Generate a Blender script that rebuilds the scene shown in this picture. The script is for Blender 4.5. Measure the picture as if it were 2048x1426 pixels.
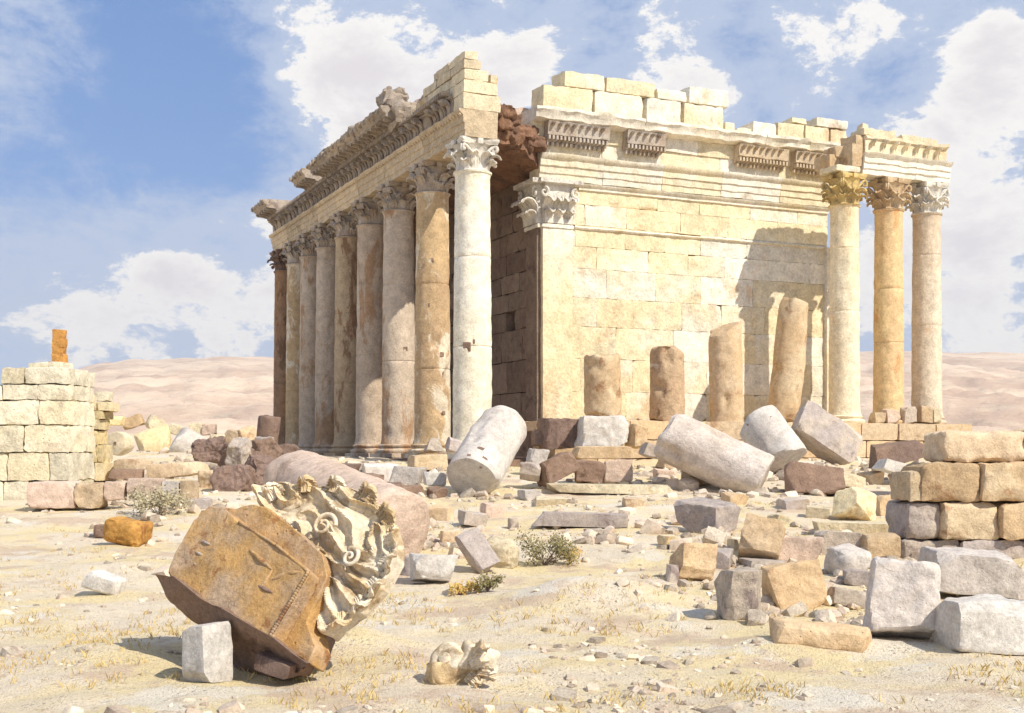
import bpy, bmesh, math, random
import numpy as np
from mathutils import Vector, Matrix, noise, Euler
for o in list(bpy.data.objects): bpy.data.objects.remove(o)
sc = bpy.context.scene
R = math.radians
# ------------------------------------------------------------------ camera
F = 2490.0                                   # focal length in 2048-px units
cam = bpy.data.cameras.new('camera'); camo = bpy.data.objects.new('camera', cam)
sc.collection.objects.link(camo); sc.camera = camo
camo.location = (0, 0, 0); camo.rotation_euler = (R(90), 0, 0)
cam.sensor_width = 36; cam.lens = F/2048*36; cam.shift_y = (900-713)/2048
cam.clip_start = 0.1; cam.clip_end = 20000
# ------------------------------------------------------------------ light
SUN_EL = 44.0
SUN_DIR = Vector((0.75, -0.66, 0)).normalized()*math.cos(R(SUN_EL)); SUN_DIR.z = math.sin(R(SUN_EL))
sd = bpy.data.lights.new('sun', 'SUN'); sd.energy = 4.3; sd.angle = R(0.6); sd.color = (1.0, 0.93, 0.80)
so = bpy.data.objects.new('sun', sd); sc.collection.objects.link(so)
so.rotation_euler = (-SUN_DIR).to_track_quat('-Z', 'Y').to_euler()
sc.view_settings.view_transform = 'Standard'; sc.view_settings.look = 'None'
sc.view_settings.exposure = 0.31; sc.view_settings.gamma = 1
W = bpy.data.worlds.new('World'); sc.world = W; W.use_nodes = True
nt = W.node_tree; nt.nodes.clear()
def N(t, typ, **kw):
    n = t.nodes.new(typ)
    for k, v in kw.items(): setattr(n, k, v)
    return n
def setin(n, **kw):
    for k, v in kw.items(): n.inputs[k.replace('_', ' ')].default_value = v
def math_(t, op, a, b=None, c=None, clamp=False):
    n = N(t, 'ShaderNodeMath', operation=op, use_clamp=clamp)
    for i, v in enumerate((a, b, c)):
        if v is None: continue
        if isinstance(v, (int, float)): n.inputs[i].default_value = v
        else: t.links.new(v, n.inputs[i])
    return n.outputs[0]
def mixc(t, fac, a, b, mode='MIX'):
    n = N(t, 'ShaderNodeMix', data_type='RGBA', blend_type=mode)
    for s, v in ((0, fac), (6, a), (7, b)):
        if isinstance(v, (int, float)): n.inputs[s].default_value = v
        elif isinstance(v, (tuple, list)): n.inputs[s].default_value = (*v[:3], 1)
        else: t.links.new(v, n.inputs[s])
    return n.outputs[2]
def ramp(t, fac, lo, hi):
    n = N(t, 'ShaderNodeMapRange', interpolation_type='SMOOTHSTEP')
    t.links.new(fac, n.inputs[0]); n.inputs[1].default_value = lo; n.inputs[2].default_value = hi
    return n.outputs[0]
def fbm(t, vec, scale, detail=5, rough=.55, w=None, dist=0):
    n = N(t, 'ShaderNodeTexNoise'); n.inputs['Scale'].default_value = scale
    n.inputs['Detail'].default_value = detail; n.inputs['Roughness'].default_value = rough
    n.inputs['Distortion'].default_value = dist
    if vec is not None: t.links.new(vec, n.inputs['Vector'])
    return n.outputs[0]
sky = N(nt, 'ShaderNodeTexSky', sky_type='NISHITA', sun_disc=False)
sky.sun_elevation = R(SUN_EL); sky.sun_rotation = math.atan2(SUN_DIR.x, SUN_DIR.y)
sky.air_density = 1.0; sky.dust_density = 0.3; sky.ozone_density = 2.5; sky.altitude = 1100
tc = N(nt, 'ShaderNodeTexCoord')
dirv = tc.outputs['Generated']
mp = N(nt, 'ShaderNodeMapping'); mp.inputs['Scale'].default_value = (1, 1, 1.7)
nt.links.new(dirv, mp.inputs[0])
cn = fbm(nt, mp.outputs[0], 8.5, 13, .70, dist=.2)
cn2 = fbm(nt, mp.outputs[0], 16, 6, .6)
# clouds: banks of cumulus round the sky, each at its own bearing and height
def dvec(px, py): return Vector(((px-1024)/F, 1, (900-py)/F)).normalized()
cover = None
for (px, py, r, s) in [(660,110,.050,.22),(760,200,.055,.20),(600,190,.022,.12),(720,270,.03,.10),(310,540,.045,.20),(440,560,.045,.18),(560,530,.03,.12),(110,640,.03,.12),(250,690,.04,.10),
                       (1060,90,.03,.10),(1290,120,.05,.14),(1400,170,.04,.14),(1590,190,.03,.12),(1850,310,.04,.17),(1970,130,.035,.2),(1980,420,.05,.17),
                       (1950,620,.06,.14),(1760,80,.03,.08),(1780,560,.05,.12),(1030,190,.03,.14),(900,190,.03,.16),(160,450,.03,.05),(480,180,.07,-.2),(260,250,.09,-.10),(1490,90,.03,-.12),(1790,140,.04,-.12),(1200,60,.03,-.06),(100,200,.08,-.08),(1510,235,.025,-.12),(400,420,.05,-.05),
                       (2700,300,.2,.12),(-900,400,.2,.1)]:
    d = dvec(px, py)
    dn = N(nt, 'ShaderNodeVectorMath', operation='DISTANCE'); nt.links.new(dirv, dn.inputs[0]); dn.inputs[1].default_value = d
    q = math_(nt, 'DIVIDE', dn.outputs['Value'], r)
    q = math_(nt, 'MULTIPLY', q, q); q = math_(nt, 'MULTIPLY', q, -1.0); q = math_(nt, 'EXPONENT', q)
    q = math_(nt, 'MULTIPLY', q, s)
    cover = q if cover is None else math_(nt, 'ADD', cover, q)
cc = math_(nt, 'ADD', cn, cover)
cc2 = math_(nt, 'ADD', cc, math_(nt, 'MULTIPLY', math_(nt, 'SUBTRACT', cn2, .5), .42)); mask = ramp(nt, cc2, .575, .65)
body = ramp(nt, math_(nt, 'ADD', cc, math_(nt, 'MULTIPLY', cn2, .25)), .72, 1.0)
ccol = mixc(nt, body, (8.4, 8.2, 7.9), (6.7, 6.4, 6.6))
haze_w = ramp(nt, cc, .30, .56)
skyc = mixc(nt, .6, sky.outputs[0], (1.3, 2.7, 6.0))
skyc = mixc(nt, math_(nt, 'MULTIPLY', haze_w, .85), skyc, (4.5, 5.2, 6.6))
fin = mixc(nt, mask, skyc, ccol)
bg = N(nt, 'ShaderNodeBackground'); bg.inputs[1].default_value = 0.1
nt.links.new(fin, bg.inputs[0]); wo = N(nt, 'ShaderNodeOutputWorld'); nt.links.new(bg.outputs[0], wo.inputs[0])

# ------------------------------------------------------------------ helpers
def nz(v, s=1.0, o=0.0): return noise.noise((v[0]*s+o, v[1]*s+o*1.7, v[2]*s-o))
def at(px, py, D): return Vector(((px-1024)*D/F, D, (900-py)*D/F))
class MB:
    def __init__(s): s.v = []; s.f = []; s.c = []
    def add(s, vs, fs, c=(.5, .5), M=None):
        b = len(s.v)
        for p in vs: s.v.append(tuple(M @ Vector(p)) if M is not None else tuple(p))
        s.f += [tuple(i+b for i in f) for f in fs]
        s.c += [c]*len(vs)
        return s
    def build(s, name, mat, parent=None, loc=None, smooth=False, sharp=None):
        me = bpy.data.meshes.new(name)
        off = Vector((0, 0, 0))
        if parent is not None and loc is None:
            p = parent
            while p is not None: off += Vector(p.location); p = p.parent
        if loc is not None and parent is None: off = Vector(loc)
        me.from_pydata([(x-off.x, y-off.y, z-off.z) for x, y, z in s.v], [], s.f); me.update()
        at_ = me.color_attributes.new('tint', 'FLOAT_COLOR', 'POINT')
        at_.data.foreach_set('color', np.array([(c[0], c[1], 0, 1) for c in s.c], dtype='f').ravel())
        if smooth: me.polygons.foreach_set('use_smooth', [True]*len(me.polygons))
        if sharp: me.set_sharp_from_angle(angle=R(sharp))
        me.materials.append(mat)
        o = bpy.data.objects.new(name, me); sc.collection.objects.link(o)
        if parent is not None:
            o.parent = parent
            if loc is not None: o.location = loc
        elif loc is not None: o.location = loc
        return o
def tag(o, label=None, cat=None, group=None, kind=None):
    for k, v in (('label', label), ('category', cat), ('group', group), ('kind', kind)):
        if v: o[k] = v
    return o
def empty(name, loc, rz=0):
    o = bpy.data.objects.new(name, None); sc.collection.objects.link(o); o.location = loc; o.rotation_euler = (0, 0, rz)
    o.empty_display_size = .5
    return o
def rock(dims, seed=0, cell=.25, bev=.06, rough=.02, warp=0.0, chip=1.0, taper=0.0, cuts=0, cutd=.16):
    """weathered stone block centred on the origin"""
    rnd = random.Random(seed); h = [d/2 for d in dims]
    n = [max(1, min(34, round(d/cell))) for d in dims]
    idx = {}; vs = []; fs = []
    off = [[[Vector((rnd.uniform(-1, 1), rnd.uniform(-1, 1), rnd.uniform(-1, 1)))*warp for _ in (0, 1)] for _ in (0, 1)] for _ in (0, 1)]
    so_ = seed*3.71 % 97; pl_ = []
    for _ in range(cuts):
        c_ = Vector([rnd.choice((-1, 1)) for _ in range(3)])
        if rnd.random() < .55: c_[rnd.randrange(3)] = rnd.uniform(-.5, .5)
        nn_ = Vector([c_[i]*rnd.uniform(.35, 1)/max(.2, h[i]/min(h))**.5 for i in range(3)]).normalized()
        far = sum(abs(nn_[i])*h[i] for i in range(3)); pl_.append((nn_, far-min(h)*rnd.uniform(cutd*.4, cutd*2.6)))
    def vid(k):
        if k in idx: return idx[k]
        t = [k[i]/n[i] for i in range(3)]
        p = Vector([(2*t[i]-1)*h[i] for i in range(3)])
        nn = noise.noise((p.x*1.3+so_, p.y*1.3, p.z*1.3-so_)); n2 = noise.noise((p.x*4.5, p.y*4.5+so_, p.z*4.5))
        b = bev*(.55+chip*max(0, nn*2.0+n2*.7))
        b = min(b, min(h)*.85)
        q = Vector([max(-(h[i]-b), min(h[i]-b, p[i])) for i in range(3)])
        d = p-q
        if d.length > 1e-6: dn = d.normalized(); p = q+dn*b
        else: dn = Vector((0, 0, 0))
        for (nn_, dd_) in pl_:
            e_ = p.dot(nn_)-dd_-.03*min(h)*noise.noise((p.x*3/min(1, h[0])+so_, p.y*3, p.z*3))
            if e_ > 0: p -= nn_*e_
        p += dn*(rough*(noise.noise((p.x*2.1-so_, p.y*2.1, p.z*2.1))*1.6+noise.noise((p.x*7+so_, p.y*7, p.z*7))*.8))
        w = Vector((0, 0, 0))
        for a in (0, 1):
            for c in (0, 1):
                for e in (0, 1):
                    w += off[a][c][e]*((t[0] if a else 1-t[0])*(t[1] if c else 1-t[1])*(t[2] if e else 1-t[2]))
        p += Vector((w.x*dims[0], w.y*dims[1], w.z*dims[2]))
        if taper: p.x *= 1-taper*t[2]; p.y *= 1-taper*t[2]
        idx[k] = len(vs); vs.append(p); return idx[k]
    for ax in range(3):
        a, b = (ax+1) % 3, (ax+2) % 3
        for side in (0, 1):
            for i in range(n[a]):
                for j in range(n[b]):
                    def K(u, v):
                        k = [0, 0, 0]; k[ax] = n[ax]*side; k[a] = u; k[b] = v; return tuple(k)
                    f = [vid(K(i, j)), vid(K(i+1, j)), vid(K(i+1, j+1)), vid(K(i, j+1))]
                    fs.append(f if side else f[::-1])
    return vs, fs
def chop(v, L, r, seed, n=5, amt=.35):
    rnd = random.Random(seed*31+7); out = [Vector(p) for p in v]
    for _ in range(n):
        a = rnd.uniform(0, 6.28); top = rnd.random() < .6; sl = rnd.uniform(.5, 1.6)
        nn = Vector((math.cos(a), math.sin(a), sl if top else -sl)).normalized()
        far = nn.dot(Vector((math.cos(a)*r, math.sin(a)*r, L if top else 0))); d = far-rnd.uniform(.2, 1)*amt*r
        for i, p in enumerate(out):
            e = p.dot(nn)-d-.05*noise.noise(p*2.3+Vector((seed, 0, 0)))
            if e > 0: out[i] = p-nn*e
    return out
def frame(o, ux, uy, uz=Vector((0, 0, 1))):
    M = Matrix((ux, uy, uz)).transposed().to_4x4(); M.translation = o; return M
def lathe(prof, n=36, seed=0, rough=.0, chip=.0, cap=True):
    """prof: list of (r, z)"""
    vs = []; fs = []
    for (r, z) in prof:
        for i in range(n):
            a = 2*math.pi*i/n; x, y = math.cos(a), math.sin(a)
            rr = r
            if rough or chip:
                p = (x*r*.9, y*r*.9, z*.7)
                rr -= rough*abs(nz(p, 1.1, seed)) + rough*.5*nz(p, 4, seed)
                c = nz(p, 1.1, seed+9)
                if c > .28: rr -= chip*(c-.28)*4*(.5+abs(nz(p, 3, seed)))
            vs.append((x*rr, y*rr, z))
    m = len(prof)
    for j in range(m-1):
        for i in range(n):
            k = (i+1) % n; fs.append((j*n+i, j*n+k, (j+1)*n+k, (j+1)*n+i))
    if cap: fs.append(tuple(range(n))[::-1]); fs.append(tuple((m-1)*n+i for i in range(n)))
    return vs, fs
def tube(pts, rad, n=8):
    vs = []; fs = []; m = len(pts)
    for j, p in enumerate(pts):
        p = Vector(p); a = Vector(pts[max(0, j-1)]); b = Vector(pts[min(m-1, j+1)]); d = (b-a).normalized()
        s = d.cross(Vector((.3, .9, .2))).normalized(); t = d.cross(s)
        r = rad[j] if isinstance(rad, (list, tuple)) else rad
        for i in range(n):
            an = 2*math.pi*i/n; vs.append(p+s*math.cos(an)*r+t*math.sin(an)*r)
    for j in range(m-1):
        for i in range(n):
            k = (i+1) % n; fs.append((j*n+i, j*n+k, (j+1)*n+k, (j+1)*n+i))
    fs.append(tuple(range(n))[::-1]); fs.append(tuple((m-1)*n+i for i in range(n)))
    return vs, fs
def leaf(L=1.0, Wd=.6, curl=3.3, lobes=5, th=.04, nu=14, nv=18, rib=.05, power=2.4):
    """acanthus leaf: base at origin, grows +Z, curls towards -Y"""
    path = [(0, 0)]; y = z = 0; st = 24
    for k in range(st*2):
        t = (k+.5)/(st*2); a = curl*t**power; y += math.sin(a)*L/(st*2); z += math.cos(a)*L/(st*2); path.append((y, z))
    vs = []; fs = []
    for side in (0, 1):
        for j in range(nv+1):
            t = j/nv; k = min(st*2, int(round(t*st*2))); py, pz = path[k]
            a = curl*t**power
            ny, nzz = math.cos(a), -math.sin(a)     # outward normal of the path in the (y,z) plane
            w = Wd/2*(math.sin(math.pi*(.22+.74*t))**.55)*(1-.20*abs(math.cos(lobes*math.pi*t))**1.5*(t > .05))
            for i in range(nu+1):
                u = 2*i/nu-1
                b = -rib*math.cos(u*math.pi*3.0)*(1-.3*t) - .10*Wd*(u*u) + (rib*1.3 if abs(u) < .12 else 0)
                if side: b -= th
                vs.append((u*w, -(py+ny*b), pz+nzz*b))
    n1 = (nv+1)*(nu+1)
    for j in range(nv):
        for i in range(nu):
            a = j*(nu+1)+i; q = (a, a+1, a+nu+2, a+nu+1)
            fs.append(q); fs.append(tuple(x+n1 for x in q[::-1]))
    ed = [j*(nu+1) for j in range(nv+1)]
    ed2 = [j*(nu+1)+nu for j in range(nv+1)]
    for j in range(nv):
        fs.append((ed[j], ed[j+1], ed[j+1]+n1, ed[j]+n1)); fs.append((ed2[j+1], ed2[j], ed2[j]+n1, ed2[j+1]+n1))
    tp = [nv*(nu+1)+i for i in range(nu+1)]
    for i in range(nu): fs.append((tp[i], tp[i+1], tp[i+1]+n1, tp[i]+n1))
    return vs, fs

# ------------------------------------------------------------------ materials (real surface colours)
def stone(name, c1, c2, stain, sc1=.35, st_lo=.56, st_hi=.66, st_amt=.8, bump=.5, fine=9.0, pits=True, streak=1.0, tv=.35, crack=.3, white=None):
    m = bpy.data.materials.new(name); m.use_nodes = True; t = m.node_tree; t.nodes.clear()
    tc = N(t, 'ShaderNodeTexCoord'); oi = N(t, 'ShaderNodeObjectInfo')
    av = N(t, 'ShaderNodeVectorMath', operation='ADD'); t.links.new(tc.outputs['Object'], av.inputs[0])
    cx = N(t, 'ShaderNodeCombineXYZ'); r = math_(t, 'MULTIPLY', oi.outputs['Random'], 60.0)
    for i in range(3): t.links.new(r, cx.inputs[i])
    t.links.new(cx.outputs[0], av.inputs[1]); vec = av.outputs[0]
    mp = N(t, 'ShaderNodeMapping'); mp.inputs['Scale'].default_value = (1, 1, 1/streak); t.links.new(vec, mp.inputs[0]); sv = mp.outputs[0]
    at_ = N(t, 'ShaderNodeAttribute', attribute_name='tint'); sep = N(t, 'ShaderNodeSeparateColor'); t.links.new(at_.outputs['Color'], sep.inputs[0])
    n1 = fbm(t, sv, sc1, 6, .6)
    n1 = math_(t, 'ADD', n1, math_(t, 'MULTIPLY', math_(t, 'SUBTRACT', sep.outputs[1], .5), .35))
    col = mixc(t, ramp(t, n1, .38, .62), c1, c2)
    n2 = fbm(t, sv, sc1*1.9, 8, .68, dist=.4)
    col = mixc(t, math_(t, 'MULTIPLY', ramp(t, n2, st_lo, st_hi), st_amt), col, stain)
    if white:
        n5 = fbm(t, vec, sc1*1.4, 7, .6, dist=1.0)
        col = mixc(t, math_(t, 'MULTIPLY', ramp(t, n5, .60, .64), .8), col, white)
    n3 = fbm(t, vec, fine, 6, .65)
    n4 = fbm(t, vec, fine*.22, 6, .6)
    n6 = fbm(t, vec, fine*3.6, 5, .75)
    cr = N(t, 'ShaderNodeTexVoronoi', feature='DISTANCE_TO_EDGE'); cr.inputs['Scale'].default_value = fine*.11
    wv = N(t, 'ShaderNodeVectorMath', operation='ADD'); t.links.new(vec, wv.inputs[0])
    nzc = N(t, 'ShaderNodeTexNoise'); nzc.inputs['Scale'].default_value = fine*.35; nzc.inputs['Detail'].default_value = 5; t.links.new(vec, nzc.inputs['Vector'])
    ws = N(t, 'ShaderNodeVectorMath', operation='SCALE'); t.links.new(nzc.outputs['Color'], ws.inputs[0]); ws.inputs['Scale'].default_value = 5.0/fine; t.links.new(ws.outputs[0], wv.inputs[1]); t.links.new(wv.outputs[0], cr.inputs['Vector'])
    crk = math_(t, 'MULTIPLY', math_(t, 'SUBTRACT', 1.0, ramp(t, cr.outputs['Distance'], .0, .028)), ramp(t, n1, .50, .60)); crk = math_(t, 'MULTIPLY', crk, crack)
    val = math_(t, 'ADD', math_(t, 'MULTIPLY', math_(t, 'SUBTRACT', n3, .5), 1.0), math_(t, 'MULTIPLY', math_(t, 'SUBTRACT', n4, .5), .95))
    val = math_(t, 'ADD', val, math_(t, 'MULTIPLY', math_(t, 'SUBTRACT', n6, .5), .8)); val = math_(t, 'ADD', val, .525)
    val = math_(t, 'ADD', val, math_(t, 'MULTIPLY', math_(t, 'SUBTRACT', sep.outputs[0], .5), tv))
    val = math_(t, 'ADD', val, .48)
    cm = N(t, 'ShaderNodeCombineColor')
    for i in range(3): t.links.new(val, cm.inputs[i])
    col = mixc(t, 1.0, col, cm.outputs[0], 'MULTIPLY')
    h = math_(t, 'ADD', math_(t, 'MULTIPLY', n3, .55), n4); h = math_(t, 'ADD', h, math_(t, 'MULTIPLY', n6, .22)); h = math_(t, 'SUBTRACT', h, math_(t, 'MULTIPLY', crk, .35)); col = mixc(t, math_(t, 'MULTIPLY', crk, .55), col, tuple(x*.4 for x in stain))
    if pits:
        vo = N(t, 'ShaderNodeTexVoronoi', feature='F1'); vo.inputs['Scale'].default_value = fine*.55; t.links.new(vec, vo.inputs['Vector'])
        pit = ramp(t, vo.outputs['Distance'], .0, .22)
        pm = ramp(t, n4, .50, .62)
        pit2 = math_(t, 'SUBTRACT', 1.0, math_(t, 'MULTIPLY', math_(t, 'SUBTRACT', 1.0, pit), pm))
        h = math_(t, 'ADD', h, math_(t, 'MULTIPLY', pit2, .5))
        col = mixc(t, math_(t, 'MULTIPLY', math_(t, 'SUBTRACT', 1.0, pit2), .35), col, tuple(x*.35 for x in stain))
    bs = N(t, 'ShaderNodeBsdfPrincipled'); bs.inputs['Roughness'].default_value = .92; bs.inputs['Specular IOR Level'].default_value = .15
    bu = N(t, 'ShaderNodeBump'); bu.inputs['Strength'].default_value = min(1, bump*1.6); bu.inputs['Distance'].default_value = .9/fine
    t.links.new(h, bu.inputs['Height']); t.links.new(bu.outputs[0], bs.inputs['Normal'])
    t.links.new(col, bs.inputs['Base Color'])
    out = N(t, 'ShaderNodeOutputMaterial'); t.links.new(bs.outputs[0], out.inputs[0])
    return m
CRE = (.66, .55, .38); YEL = (.68, .50, .22); OCH = (.50, .27, .10); BRN = (.24, .13, .075); WHI = (.74, .69, .61); MAU = (.36, .30, .29); PNK = (.52, .37, .28)
M = dict(
  cream=stone('cream_limestone', CRE, (.70, .60, .42), (.60, .40, .18), .3, white=None, crack=0),
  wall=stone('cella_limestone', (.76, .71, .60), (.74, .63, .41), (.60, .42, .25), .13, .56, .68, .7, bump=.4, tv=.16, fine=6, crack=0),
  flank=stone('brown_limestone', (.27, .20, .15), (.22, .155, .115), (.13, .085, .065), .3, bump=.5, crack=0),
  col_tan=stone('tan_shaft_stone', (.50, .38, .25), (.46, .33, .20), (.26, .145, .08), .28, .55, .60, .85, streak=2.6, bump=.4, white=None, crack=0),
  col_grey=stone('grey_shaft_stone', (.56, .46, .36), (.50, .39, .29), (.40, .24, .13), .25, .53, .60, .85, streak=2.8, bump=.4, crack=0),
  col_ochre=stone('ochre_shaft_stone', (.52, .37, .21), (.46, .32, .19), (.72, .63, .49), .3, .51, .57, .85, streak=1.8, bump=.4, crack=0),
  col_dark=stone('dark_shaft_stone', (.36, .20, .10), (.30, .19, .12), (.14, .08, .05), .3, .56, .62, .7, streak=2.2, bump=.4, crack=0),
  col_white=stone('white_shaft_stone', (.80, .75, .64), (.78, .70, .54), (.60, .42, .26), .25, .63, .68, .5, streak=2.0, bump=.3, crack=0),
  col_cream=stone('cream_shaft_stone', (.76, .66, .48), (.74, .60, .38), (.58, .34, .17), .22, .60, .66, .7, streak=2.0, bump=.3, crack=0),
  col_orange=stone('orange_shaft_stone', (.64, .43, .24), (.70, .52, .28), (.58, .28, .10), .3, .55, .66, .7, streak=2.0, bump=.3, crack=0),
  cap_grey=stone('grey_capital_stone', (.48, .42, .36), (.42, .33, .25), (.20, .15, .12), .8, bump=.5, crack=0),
  cap_white=stone('white_capital_stone', (.74, .69, .60), (.62, .57, .50), (.32, .27, .25), .9, bump=.4, crack=0),
  cap_yellow=stone('yellow_capital_stone', (.66, .50, .22), (.50, .36, .16), (.24, .16, .08), .9, bump=.5, crack=0),
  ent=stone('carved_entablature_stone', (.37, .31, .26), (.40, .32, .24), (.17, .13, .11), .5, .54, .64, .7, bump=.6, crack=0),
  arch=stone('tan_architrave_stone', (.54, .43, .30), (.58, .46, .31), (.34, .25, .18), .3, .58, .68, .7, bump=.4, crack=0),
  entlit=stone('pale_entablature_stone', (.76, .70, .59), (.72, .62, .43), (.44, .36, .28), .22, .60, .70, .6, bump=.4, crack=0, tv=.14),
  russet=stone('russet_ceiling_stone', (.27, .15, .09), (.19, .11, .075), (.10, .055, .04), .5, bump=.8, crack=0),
  ochre=stone('ochre_block_stone', (.52, .37, .22), (.60, .47, .31), (.30, .15, .07), .5, .55, .66, .75, bump=.5, fine=17),
  tan=stone('tan_block_stone', (.60, .46, .31), (.56, .40, .24), (.40, .25, .15), .5, bump=.5, fine=17),
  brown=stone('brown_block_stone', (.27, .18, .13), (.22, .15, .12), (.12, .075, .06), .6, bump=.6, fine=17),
  mauve=stone('mauve_grey_block_stone', (.42, .36, .33), (.50, .42, .34), (.25, .19, .18), .6, bump=.5, fine=17),
  pink=stone('pinkish_block_stone', (.60, .46, .37), (.56, .42, .32), (.42, .30, .23), .5, bump=.45, fine=17, crack=0),
  white=stone('white_block_stone', (.60, .56, .51), (.54, .48, .43), (.58, .50, .44), .5, .6, .7, .5, bump=.4, fine=17),
  yellow=stone('yellow_block_stone', (.70, .56, .30), (.72, .60, .38), (.52, .36, .17), .5, bump=.45, fine=17),
  orange=stone('orange_boulder_stone', (.60, .32, .09), (.54, .27, .08), (.34, .15, .05), .9, bump=.5),
  carved=stone('carved_white_stone', (.68, .60, .47), (.60, .45, .26), (.36, .25, .14), 1.1, .52, .60, .8, bump=.3, fine=16, crack=0),
  soffit=stone('golden_soffit_stone', (.50, .30, .12), (.46, .33, .22), (.26, .11, .045), 1.1, .56, .64, .8, bump=.5, fine=14),
  col_pale=stone('pale_tan_shaft_stone', (.66, .56, .43), (.58, .46, .33), (.48, .30, .16), .25, .56, .64, .7, streak=2.4, bump=.4, crack=0),
  pale=stone('pale_lilac_shaft_stone', (.60, .53, .48), (.56, .46, .38), (.40, .31, .26), .3, bump=.45, crack=0),
  chips=stone('stone_chips', (.62, .53, .42), (.50, .40, .31), (.34, .26, .20), 1.2, fine=20, tv=.75, crack=0),
  split=stone('split_brown_white_stone', (.44, .30, .19), (.50, .36, .23), (.18, .10, .06), .5, .58, .66, .7, bump=.5, white=(.66, .58, .50)),
  tower=stone('pale_yellow_wall_stone', (.72, .65, .50), (.70, .61, .42), (.50, .41, .31), .25, .6, .64, .6, bump=.5, crack=0),
)
# ------------------------------------------------------------------ terrain
HD = [(-80, -3.2), (0, -3.1), (10, -3.05), (14, -3.15), (17, -3.2), (22, -3.25), (30, -3.02), (40, -2.62), (50, -2.12), (60, -1.55), (70, -.85), (80, -.55), (110, -.8), (450, -2)]
MOUNDS = [(at(1180, 1180, 25).x, 25.5, 1.7, 1.2, .50), (-2.6, 20.5, 1.2, 1.2, .34), (4.3, 20, 3.0, 1.0, .22), (5.5, 33, 3, 1.2, .25), (-9.5, 30, 3, 1.5, .25), (-6.3, 19, 1.6, 1.5, .15),
          (6, 46, 9, 3.5, .25), (14, 60, 6, 4, .5), (-20, 75, 10, 6, .6), (-13, 50, 4, 4, .4), (-6, 36, 3, 3, .2), (1.0, 62, 5, 4, .35), (13, 70, 10, 3, .3)]
def ground(x, y):
    for (a, ha), (b, hb) in zip(HD, HD[1:]):
        if a <= y <= b:
            t = (y-a)/(b-a); h = ha+(hb-ha)*t; break
    else: h = HD[-1][1]
    for (mx, my, sx, sy, am) in MOUNDS:
        q = ((x-mx)/sx)**2+((y-my)/sy)**2
        if q < 9: h += am*math.exp(-q)
    h += .16*noise.noise((x*.28, y*.28, 3.1))+.08*noise.noise((x*1.0, y*1.0, 7.7))+.035*noise.noise((x*2.7, y*2.7, 1.7))
    return h
def hit(px, py):
    """first point of the terrain seen along a line of sight"""
    D = 8.0; dx = (px-1024)/F; dz = (900-py)/F; prev = D
    while D < 160:
        if dz*D < ground(dx*D, D): break
        prev = D; D *= 1.01
    D = (prev+D)/2
    return Vector((dx*D, D, ground(dx*D, D)))
def graded(vals):
    out = [];
    for a, b, st in vals:
        n = max(1, round((b-a)/st)); out += [a+(b-a)*i/n for i in range(n)]
    out.append(vals[-1][1]); return out
ys = graded([(-80, 8, 4), (8, 14, .25), (14, 34, .14), (34, 60, .3), (60, 110, .9), (110, 460, 9)])
xs = graded([(-460, -80, 16), (-80, -30, 2), (-30, -11, .5), (-11, 11, .16), (11, 30, .5), (30, 80, 2), (80, 460, 16)])
g = MB()
vs = [(x, y, ground(x, y)) for y in ys for x in xs]; nx = len(xs)
fs = [(j*nx+i, j*nx+i+1, (j+1)*nx+i+1, (j+1)*nx+i) for j in range(len(ys)-1) for i in range(nx-1)]
g.add(vs, fs)
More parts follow.
